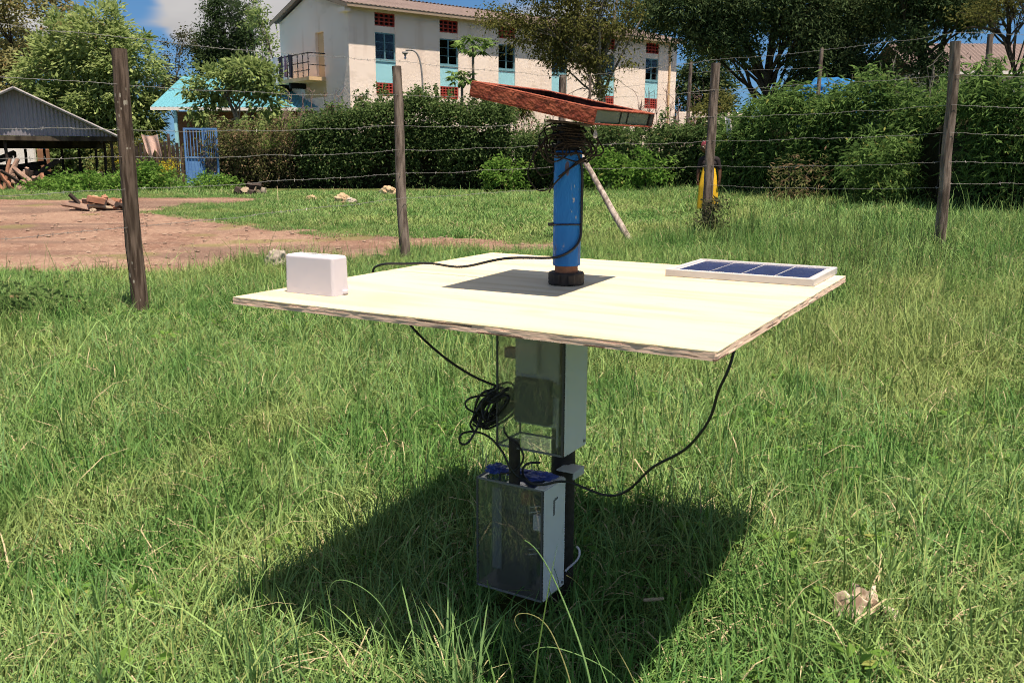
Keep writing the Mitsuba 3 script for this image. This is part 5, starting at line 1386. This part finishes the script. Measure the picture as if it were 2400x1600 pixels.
def hedge(name, label, prof, ybase, depth, dens, l, w, mat, seed, under=.35, axis_w=.7, droop=.25, bulge=.35, catg='hedge', clump=14, sig=.11, up=.5):
    """prof: (x, y of the foot, top height) along the front; leaves fill the outer 0.6 m of a leaning front and the top, bare stems and shade lie inside"""
    rng = np.random.default_rng(seed)
    pr = np.asarray(prof, float)
    k = thing(name, label, catg)
    xs = np.linspace(pr[0, 0], pr[-1, 0], 400)
    L_ = np.r_[0, np.cumsum(np.hypot(np.diff(pr[:, 0]), np.diff(pr[:, 1])))]
    A = np.trapezoid(pr[:, 2] - gz(pr[:, 0], pr[:, 1]), L_)
    nc = int(A * dens / clump) + 5

    def at_(s):
        return np.stack([np.interp(s, L_, pr[:, j]) for j in range(3)], 1)

    s = rng.uniform(0, L_[-1], nc * 2)
    q = at_(s)
    z0 = gz(q[:, 0], q[:, 1])
    hh_ = (q[:, 2] - z0)
    hh_ *= .90 + .22 * (meshkit.fbm(np.c_[s * 1.6, s * 0, s * 0], 3, seed) - .4)
    top = np.arange(nc * 2) % 3 == 0
    fz = np.where(top, 1 - .12 * rng.random(nc * 2), rng.random(nc * 2) ** .8)
    keepm = rng.random(nc * 2) < np.where(fz < .45, under + (1 - under) * fz / .45, 1) * np.clip((meshkit.fbm(np.c_[s * 1.9, fz * 4, s * 0], 3, seed + 5) - .30) * 5, .12, 1)
    inn = np.where(top, depth * rng.random(nc * 2), .55 * rng.random(nc * 2) ** 1.6)
    bump = .35 * (meshkit.fbm(np.c_[s * 1.1, fz * 2.5, s * 0], 3, seed + 1) - .5)
    yy = q[:, 1] + inn - bulge * np.sin(np.clip(fz, 0, 1) * PI * .62) - bump
    c = np.stack([q[:, 0] + rng.normal(0, .05, nc * 2), yy, z0 + hh_ * fz + .03], 1)[keepm][:nc + nc // 2]
    idx = np.repeat(np.arange(len(c)), clump)
    off = rng.normal(0, sig, (len(idx), 3)) * rng.uniform(.6, 1.4, (len(c), 1))[idx]
    tone = (rng.random(len(c)) * .62 + .5 * meshkit.noise(c * 1.3, seed) - .08)[idx]
    ax_ = np.array([0, -.6, .35]) + off / (np.linalg.norm(off, axis=1, keepdims=True) + 1e-9)
    v, f, uv = leaves(c[idx] + off, l, w, rng, tone, up, droop, ax_, axis_w)
    scene[k + '__foliage'] = mikit.ply((v, f), mat, smooth=False, uv=uv)
    sh_, sm_ = [], []
    for j in range(int(L_[-1] * 9)):
        p = at_(np.array([rng.uniform(.05, L_[-1] - .05)]))[0]
        b = np.array([p[0], p[1] + rng.uniform(-.2, .5) * depth, p[2] - rng.uniform(.05, .25)])
        t = b + [rng.normal(0, .12), rng.normal(0, .12) - .05, rng.uniform(.18, .55)]
        m_, q_ = limb(b, t, .008, .004, rng, 7, .2, 4)
        sm_.append(m_)
        sh_.append(np.repeat(q_, rng.integers(3, 7), 0) + rng.normal(0, .022, (1, 3)))
    sh_ = np.vstack(sh_)
    v2, f2, u2_ = leaves(sh_ + rng.normal(0, .02, sh_.shape), l, w, rng, rng.random(len(sh_)) * .5 + .5, up, droop, np.array([0, -.2, .3]), axis_w)
    part(k, 'shoot_stems', cat(sm_), 'mat_bark_dark', True)
    part(k, 'shoots', (v2, f2), mat, False, uv=u2_)
    ms = []
    for j in range(int(L_[-1] * 5)):
        p = at_(np.array([rng.uniform(0, L_[-1])]))[0]
        b = np.array([p[0], p[1] + rng.uniform(.15, depth), float(gz(p[0], p[1])) - .05])
        t = b + [rng.normal(0, .25), rng.normal(0, .15) - .1, (p[2] - b[2]) * rng.uniform(.6, .92)]
        ms.append(limb(b, t, .022, .008, rng, 7, .2, 5)[0])
    part(k, 'stems', cat(ms), 'mat_bark_dark', True)
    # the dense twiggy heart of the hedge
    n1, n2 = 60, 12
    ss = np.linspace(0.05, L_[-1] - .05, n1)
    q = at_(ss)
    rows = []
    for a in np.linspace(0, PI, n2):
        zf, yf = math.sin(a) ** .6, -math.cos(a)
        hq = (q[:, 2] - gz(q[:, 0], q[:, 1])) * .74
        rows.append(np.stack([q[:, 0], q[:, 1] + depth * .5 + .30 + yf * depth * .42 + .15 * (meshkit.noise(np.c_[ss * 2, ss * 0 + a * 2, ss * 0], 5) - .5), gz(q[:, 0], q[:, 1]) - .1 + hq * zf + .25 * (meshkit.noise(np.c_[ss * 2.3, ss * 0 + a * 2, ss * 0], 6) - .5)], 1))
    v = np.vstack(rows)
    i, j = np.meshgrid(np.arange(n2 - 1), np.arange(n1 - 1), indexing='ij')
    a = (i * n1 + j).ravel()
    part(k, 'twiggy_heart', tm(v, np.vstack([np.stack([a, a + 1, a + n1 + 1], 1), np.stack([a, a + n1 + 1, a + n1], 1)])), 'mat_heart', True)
    return k


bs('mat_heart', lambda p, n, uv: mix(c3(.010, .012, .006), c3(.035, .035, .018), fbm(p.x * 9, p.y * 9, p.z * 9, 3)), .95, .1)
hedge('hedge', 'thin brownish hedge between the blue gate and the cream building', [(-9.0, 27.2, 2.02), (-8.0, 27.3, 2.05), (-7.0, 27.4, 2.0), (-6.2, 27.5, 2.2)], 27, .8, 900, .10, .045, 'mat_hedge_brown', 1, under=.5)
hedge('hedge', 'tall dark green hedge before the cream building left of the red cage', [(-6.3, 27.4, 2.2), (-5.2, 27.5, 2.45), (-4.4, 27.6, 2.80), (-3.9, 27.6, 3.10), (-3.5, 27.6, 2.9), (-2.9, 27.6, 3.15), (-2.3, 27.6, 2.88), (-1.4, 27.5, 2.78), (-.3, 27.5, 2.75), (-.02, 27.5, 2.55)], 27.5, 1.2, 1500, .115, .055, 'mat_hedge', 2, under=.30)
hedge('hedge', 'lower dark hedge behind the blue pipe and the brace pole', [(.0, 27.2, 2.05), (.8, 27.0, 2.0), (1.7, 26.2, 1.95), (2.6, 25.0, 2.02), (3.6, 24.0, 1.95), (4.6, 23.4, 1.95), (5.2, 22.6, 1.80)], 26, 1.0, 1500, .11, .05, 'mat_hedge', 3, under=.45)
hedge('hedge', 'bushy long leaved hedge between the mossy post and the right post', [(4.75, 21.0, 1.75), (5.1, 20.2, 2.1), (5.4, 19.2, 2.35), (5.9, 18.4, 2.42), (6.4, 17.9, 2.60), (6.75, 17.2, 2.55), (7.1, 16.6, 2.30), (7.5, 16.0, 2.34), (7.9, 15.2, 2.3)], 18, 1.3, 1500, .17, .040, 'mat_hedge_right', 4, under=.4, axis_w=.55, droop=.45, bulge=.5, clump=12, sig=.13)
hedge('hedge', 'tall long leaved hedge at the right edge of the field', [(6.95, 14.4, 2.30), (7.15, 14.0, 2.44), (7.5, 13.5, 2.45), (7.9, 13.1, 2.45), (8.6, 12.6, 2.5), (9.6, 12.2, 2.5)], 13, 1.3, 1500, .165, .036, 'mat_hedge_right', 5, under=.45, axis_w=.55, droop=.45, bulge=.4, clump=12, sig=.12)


def bush(name, label, c, r, n, per, l, w, mat, seed, catg='plant', **kw):
    k = thing(name, label, catg)
    (v, f, uv), cc = crown([(P(*c), r)], n, per, l, w, seed, **{**dict(sig=.10, shell=.25, droop=.1), **kw})
    zg = gz(v[:, 0], v[:, 1])
    v[:, 2] = np.maximum(v[:, 2], zg + .005)
    scene[k + '__leaves'] = mikit.ply((v, f), mat, smooth=False, uv=uv)
    rng = np.random.default_rng(seed)
    ms = [limb((c[0] + rng.normal(0, .05), c[1] + rng.normal(0, .05), float(gz(c[0], c[1])) - .05), q, .014, .005, rng, 6, .15, 5)[0] for q in cc[rng.choice(len(cc), min(9, len(cc)), replace=False)]]
    part(k, 'stems', cat(ms), 'mat_bark_dark', True)
    return k


bush('green_weeds', 'bright green weed patch between the shed and the dark post', (-11.2, 24.2, .42), (1.0, .8, .33), 150, 26, .11, .05, 'mat_weed', 1)
bush('green_weeds', 'low bright weeds in front of the pale logs', (-12.3, 24.6, .38), (.9, .6, .26), 100, 26, .10, .05, 'mat_weed', 2)
bush('green_weeds', 'tall bright weeds right of the dark post before the palings', (-9.9, 24.6, .55), (.75, .6, .48), 120, 26, .11, .05, 'mat_weed', 3)
bush('green_weeds', 'low weeds at the foot of the blue gate', (-8.6, 25.8, .42), (.9, .5, .24), 80, 24, .10, .05, 'mat_weed', 4)
bush('leafy_weed', 'grey green leafy weed before the dark hedge just left of the cable tangle', (-.25, 26.2, .75), (.75, .5, .55), 70, 22, .11, .06, 'mat_weed', 5)
bush('leafy_weed', 'green leafy weed before the hedge right of the brace pole', (2.4, 23.8, .8), (.9, .5, .55), 90, 24, .12, .055, 'mat_weed', 6)
bush('leafy_weed', 'leafy weed before the hedge left of the mossy post', (3.4, 22.8, .85), (.6, .5, .55), 60, 24, .12, .055, 'mat_weed', 7)
bush('climbing_plant', 'grey green plant climbing round the foot of the mossy post', (2.55, 11.7, .38), (.17, .17, .36), 60, 20, .05, .028, 'mat_tree_grey', 8, sig=.06, shell=.3)
bush('long_leaved_bush', 'long leaved bush jutting into the grass before the right hedge', (6.35, 15.7, 1.0), (.75, .6, .75), 120, 24, .16, .034, 'mat_hedge_right', 9, sig=.13, droop=.4)
bush('long_leaved_bush', 'sparse brown tinged weed bush before the hedge in the right middle', (5.3, 17.2, .75), (.55, .5, .55), 50, 18, .12, .026, 'mat_hedge_brown', 10, sig=.13, droop=.2)
bush('yellowish_shrub', 'pale yellow green shrub between the blue gate and the hedge', (-8.6, 30.5, 1.8), (.55, .6, .75), 80, 26, .12, .06, 'mat_tree_bright', 11, catg='shrub')
bush('yellowish_shrub', 'low yellow green shrub left of the cream building foot', (-7.5, 30.5, 1.75), (.8, .6, .40), 80, 26, .11, .05, 'mat_weed', 12, catg='shrub')
bush('small_shrub', 'spiky pale shrub top above the left half of the red cage', (.18, 29.5, 2.75), (.42, .4, .42), 60, 22, .16, .035, 'mat_tree_olive', 13, catg='shrub', droop=.7)
bush('olive_shrub', 'olive shrub in the gap right of the mossy post', (5.15, 23.6, 2.0), (.55, .6, .9), 90, 26, .11, .05, 'mat_tree_olive', 14, catg='shrub')
bush('dark_shrub', 'dark shrub mass right of the cream building', (10.3, 50.0, 4.0), (1.7, 1.0, 3.2), 420, 36, .22, .10, 'mat_tree_shade', 15, catg='shrub', sig=.25)
bush('dark_shrub', 'dark undergrowth below the trees left of the right post', (13.6, 33, 2.6), (2.8, 1.0, 1.5), 260, 34, .18, .08, 'mat_tree_shade', 16, catg='shrub', sig=.25)
bush('dark_shrub', 'dark undergrowth below the forked dark tree', (10.6, 34, 2.2), (1.6, 1.0, 1.2), 150, 34, .18, .08, 'mat_tree_shade', 17, catg='shrub', sig=.25)
bush('dark_shrub', 'dark greenery below the bright tree behind the shed', (-19.0, 40, 1.8), (3.6, 1.2, 1.7), 260, 36, .24, .11, 'mat_tree_mid', 18, catg='shrub', sig=.28)
bush('dark_shrub', 'olive scrub seen through the open shed', (-15.0, 37.5, 1.0), (2.3, .8, .9), 130, 30, .16, .07, 'mat_tree_olive', 19, catg='shrub', sig=.22)
bush('dark_shrub', 'dark greenery between the blue roofed house and the cream building', (-9.4, 36.5, 1.7), (1.2, .8, 1.3), 130, 30, .18, .08, 'mat_tree_mid', 20, catg='shrub', sig=.22)

# bare twiggy weeds
def twigs(name, label, x0, x1, y, h0, h1, n, seed, mat):
    rng = np.random.default_rng(seed)
    ms = []
    for k in range(n):
        x = rng.uniform(x0, x1)
        b = np.array([x, y + rng.normal(0, .2), float(gz(x, y)) - .03])
        h = rng.uniform(h0, h1)
        t = b + [rng.normal(0, .16), rng.normal(0, .1), h]
        m, q = limb(b, t, .016, .007, rng, 8, .08, 4)
        ms.append(m)
        for i in range(7):
            j = rng.integers(3, 8)
            e = q[j] + [rng.normal(0, .12), rng.normal(0, .1), rng.uniform(.08, .3)]
            ms.append(tube([q[j], (q[j] + e) / 2 + rng.normal(0, .015, 3), e], [.008, .007, .006], 4))
    solo(name, cat(ms), mat, label, 'plant')


twigs('dry_stalks', 'tall dry reddish stalks before the corner of the cream building', -7.2, -5.3, 28.3, 1.5, 2.9, 30, 1, 'mat_dry')
twigs('dry_stalks', 'bare grey twigs before the building wall right of the open tree', 3.6, 5.6, 28, 1.3, 2.8, 34, 2, 'mat_dry')
twigs('dry_stalks', 'bare grey brushwood left of the right fence post', 8.2, 11.5, 22, 1.6, 2.9, 34, 3, 'mat_dry_grey')
twigs('dry_stalks', 'bare twigs before the wall in the gap of the hedge', -.1, 1.2, 28.0, 1.0, 2.1, 20, 4, 'mat_dry')
bs('mat_dry', color=(.20, .13, .12), rough=.9)
bs('mat_dry_grey', color=(.17, .155, .14), rough=.9)

# ------------------------------------------------------------------ the person behind the mossy post
def body(chains, ref=.02, it=8):
    sph, out = {}, []
    for ch in chains:
        for (p, r), (q, s) in zip(ch[:-1], ch[1:]):
            out.append(manifold3d.Manifold.batch_hull([manifold3d.Manifold.sphere(r, 16).translate(tuple(p)), manifold3d.Manifold.sphere(s, 16).translate(tuple(q))]))
    m = manifold3d.Manifold.batch_boolean(out, manifold3d.OpType.Add).refine_to_length(ref).to_mesh()
    t = tm(m.vert_properties[:, :3], m.tri_verts)
    t.merge_vertices()
    return trimesh.smoothing.filter_taubin(t, iterations=it)


pxx, pyy = 3.385, 15.8
pz = float(gz(pxx, pyy))
MP = basis((pxx, pyy, pz), np.array([.96, -.28, 0]) * .81, np.array([.28, .96, 0]) * .81, ZZ * .81)      # faces mostly towards the camera
hd = (-.10, -.03, 1.40)
fing = []
for sx, hx in ((1, .235), (-1, -.225)):
    hy, hz = (-.05, .70) if sx > 0 else (-.02, .72)
    for k in range(4):
        o_ = (k - 1.5) * .016
        l = (.055, .066, .062, .048)[k]
        fing.append([((hx + o_ * .4, hy + o_, hz - .05), .0085), ((hx + o_ * .5, hy + o_ - .006, hz - .05 - l * .55), .008), ((hx - sx * .012 + o_ * .5, hy + o_ - .014, hz - .05 - l), .0068)])
    fing.append([((hx - sx * .004, hy - .026, hz - .005), .010), ((hx - sx * .016, hy - .046, hz - .032), .0085), ((hx - sx * .022, hy - .05, hz - .058), .0075)])
skin = body([[(hd, .088), ((hd[0], hd[1] - .015, hd[2] - .045), .070), ((hd[0] + .01, hd[1] - .01, hd[2] - .085), .046)],
             [((hd[0] + .005, hd[1] + .01, hd[2] - .06), .046), ((-.015, .01, 1.22), .05), ((0, .01, 1.15), .08)],
             [((hd[0], hd[1] - .085, hd[2] - .012), .012), ((hd[0], hd[1] - .102, hd[2] - .035), .016)],
             [((hd[0] - .02, hd[1] - .078, hd[2] - .072), .010), ((hd[0] + .02, hd[1] - .078, hd[2] - .072), .010)],
             [((hd[0] + .085, hd[1] + .005, hd[2] - .02), .018), ((hd[0] + .085, hd[1] + .01, hd[2] - .045), .014)], [((hd[0] - .085, hd[1] + .005, hd[2] - .02), .018), ((hd[0] - .085, hd[1] + .01, hd[2] - .045), .014)],
             [((.165, .01, 1.13), .052), ((.225, .02, .92), .040), ((.235, -.04, .76), .030), ((.235, -.05, .70), .026), ((.235, -.05, .65), .022)],
             [((-.165, .01, 1.13), .052), ((-.215, .02, .93), .040), ((-.225, -.01, .78), .030), ((-.225, -.02, .72), .026), ((-.225, -.02, .67), .022)],
             [((.07, .0, .5), .06), ((.08, .0, .08), .036), ((.08, -.04, .035), .034), ((.085, -.15, .025), .026)], [((-.07, .03, .5), .06), ((-.08, .03, .08), .036), ((-.08, -.01, .035), .034), ((-.085, -.12, .025), .026)]] + fing, .012, 6)
pe = thing('person', 'person in a yellow wrap and dark blouse standing behind the mossy fence post', 'person')
part(pe, 'body', frame(skin, MP), 'mat_skin', True)
part(pe, 'blouse', frame(body([[((-.15, .01, 1.14), .065), ((0, .01, 1.17), .085), ((.15, .01, 1.14), .065)], [((0, .01, 1.16), .09), ((0, .01, 1.02), .125), ((0, .0, .90), .13)], [((-.07, .0, 1.05), .10), ((.07, .0, 1.05), .10)], [((-.16, .01, 1.13), .064), ((-.205, .02, .97), .052)], [((.16, .01, 1.13), .064), ((.212, .02, .97), .052)]], .02, 8), MP), 'mat_blouse', True)
n_, r_ = 40, 26
aa, tt_ = np.linspace(0, 2 * PI, n_, endpoint=False), np.linspace(0, 1, r_)
A_, T_ = np.meshgrid(aa, tt_)
rad = (.120 + .058 * np.clip(T_ * 2.2, 0, 1) + .02 * T_) + .014 * np.sin(A_ * 7 + T_ * 2) * T_
sk = np.stack([np.cos(A_) * rad * 1.08, np.sin(A_) * rad * .85, 1.00 - T_ * (1.00 - .10) + .012 * np.sin(A_ * 5) * T_], -1).reshape(-1, 3)
i, j = np.meshgrid(np.arange(r_ - 1), np.arange(n_), indexing='ij')
q0, q1 = (i * n_ + j).ravel(), (i * n_ + (j + 1) % n_).ravel()
part(pe, 'yellow_wrap', frame(tm(sk, np.vstack([np.stack([q0, q0 + n_, q1 + n_], 1), np.stack([q0, q1 + n_, q1], 1)])), MP), 'mat_yellow', True)
part(pe, 'headscarf', frame(body([[((hd[0], hd[1] + .018, hd[2] + .018), .094), ((hd[0], hd[1] + .03, hd[2] + .05), .085)], [((hd[0] - .02, hd[1] + .08, hd[2] + .02), .06), ((hd[0] - .02, hd[1] + .10, hd[2] - .06), .03)]], .015, 6), MP), 'mat_scarf', True)
for sx in (-1, 1):
    part(pe, 'eye', frame(crumple((hd[0] + sx * .031, hd[1] - .080, hd[2] + .0), (.012, .007, .008), 1, 0, 2), MP), 'mat_eye', True)

leaf('mat_yellow_flower', (.35, .30, .03), (.55, .48, .05))
bush('yellow_flowers', 'yellow flowering weeds left of the blue gate', (-10.35, 27.6, .85), (.35, .25, .25), 26, 14, .06, .04, 'mat_yellow_flower', 31)
bush('yellow_flowers', 'yellow flowering weeds seen under the right end of the shed roof', (-13.2, 31.5, .9), (.35, .25, .4), 26, 14, .07, .045, 'mat_yellow_flower', 32)


# low broad-leaved weeds scattered through the turf
rw_ = np.random.default_rng(61)
for k in range(3):
    n = (26, 34, 40)[k]
    a = rw_.uniform(0, 2 * PI, n)
    c = np.stack([np.cos(a), np.sin(a), a * 0], 1) * rw_.uniform(.0, .09, (n, 1)) + [0, 0, 1] * rw_.uniform(.01, .10, (n, 1))
    v, f, uv = leaves(c, .042, .022, rw_, rw_.random(n), 1.6, -.1, np.stack([np.cos(a), np.sin(a), a * 0 + .25], 1), 1.6)
    scene[f'weed_{k}'] = {'type': 'shapegroup', 'leaves': mikit.ply((v, f), 'mat_weed', smooth=False, uv=uv)}
for k in range(150):
    y = rw_.uniform(1.9, 9)
    x = rw_.uniform(-.6 * y, .6 * y)
    if abs(x - .1) < .35 and abs(y - 2.3) < .35 or contains_xy(DIRT2, x, y):
        continue
    put(f'weed_{rw_.integers(3)}', x, y, rw_.uniform(0, 6), rw_.uniform(.6, 1.3), rw_.uniform(.6, 1.2), 'turf_weeds')
say('turf_weeds', 'small broad leaved weeds scattered through the turf', 'weeds', kind='stuff')
bush('dark_weed', 'low dark green weed clump at the left edge of the grass', (-3.78, 6.75, .10), (.38, .3, .14), 50, 22, .06, .03, 'mat_hedge', 41)
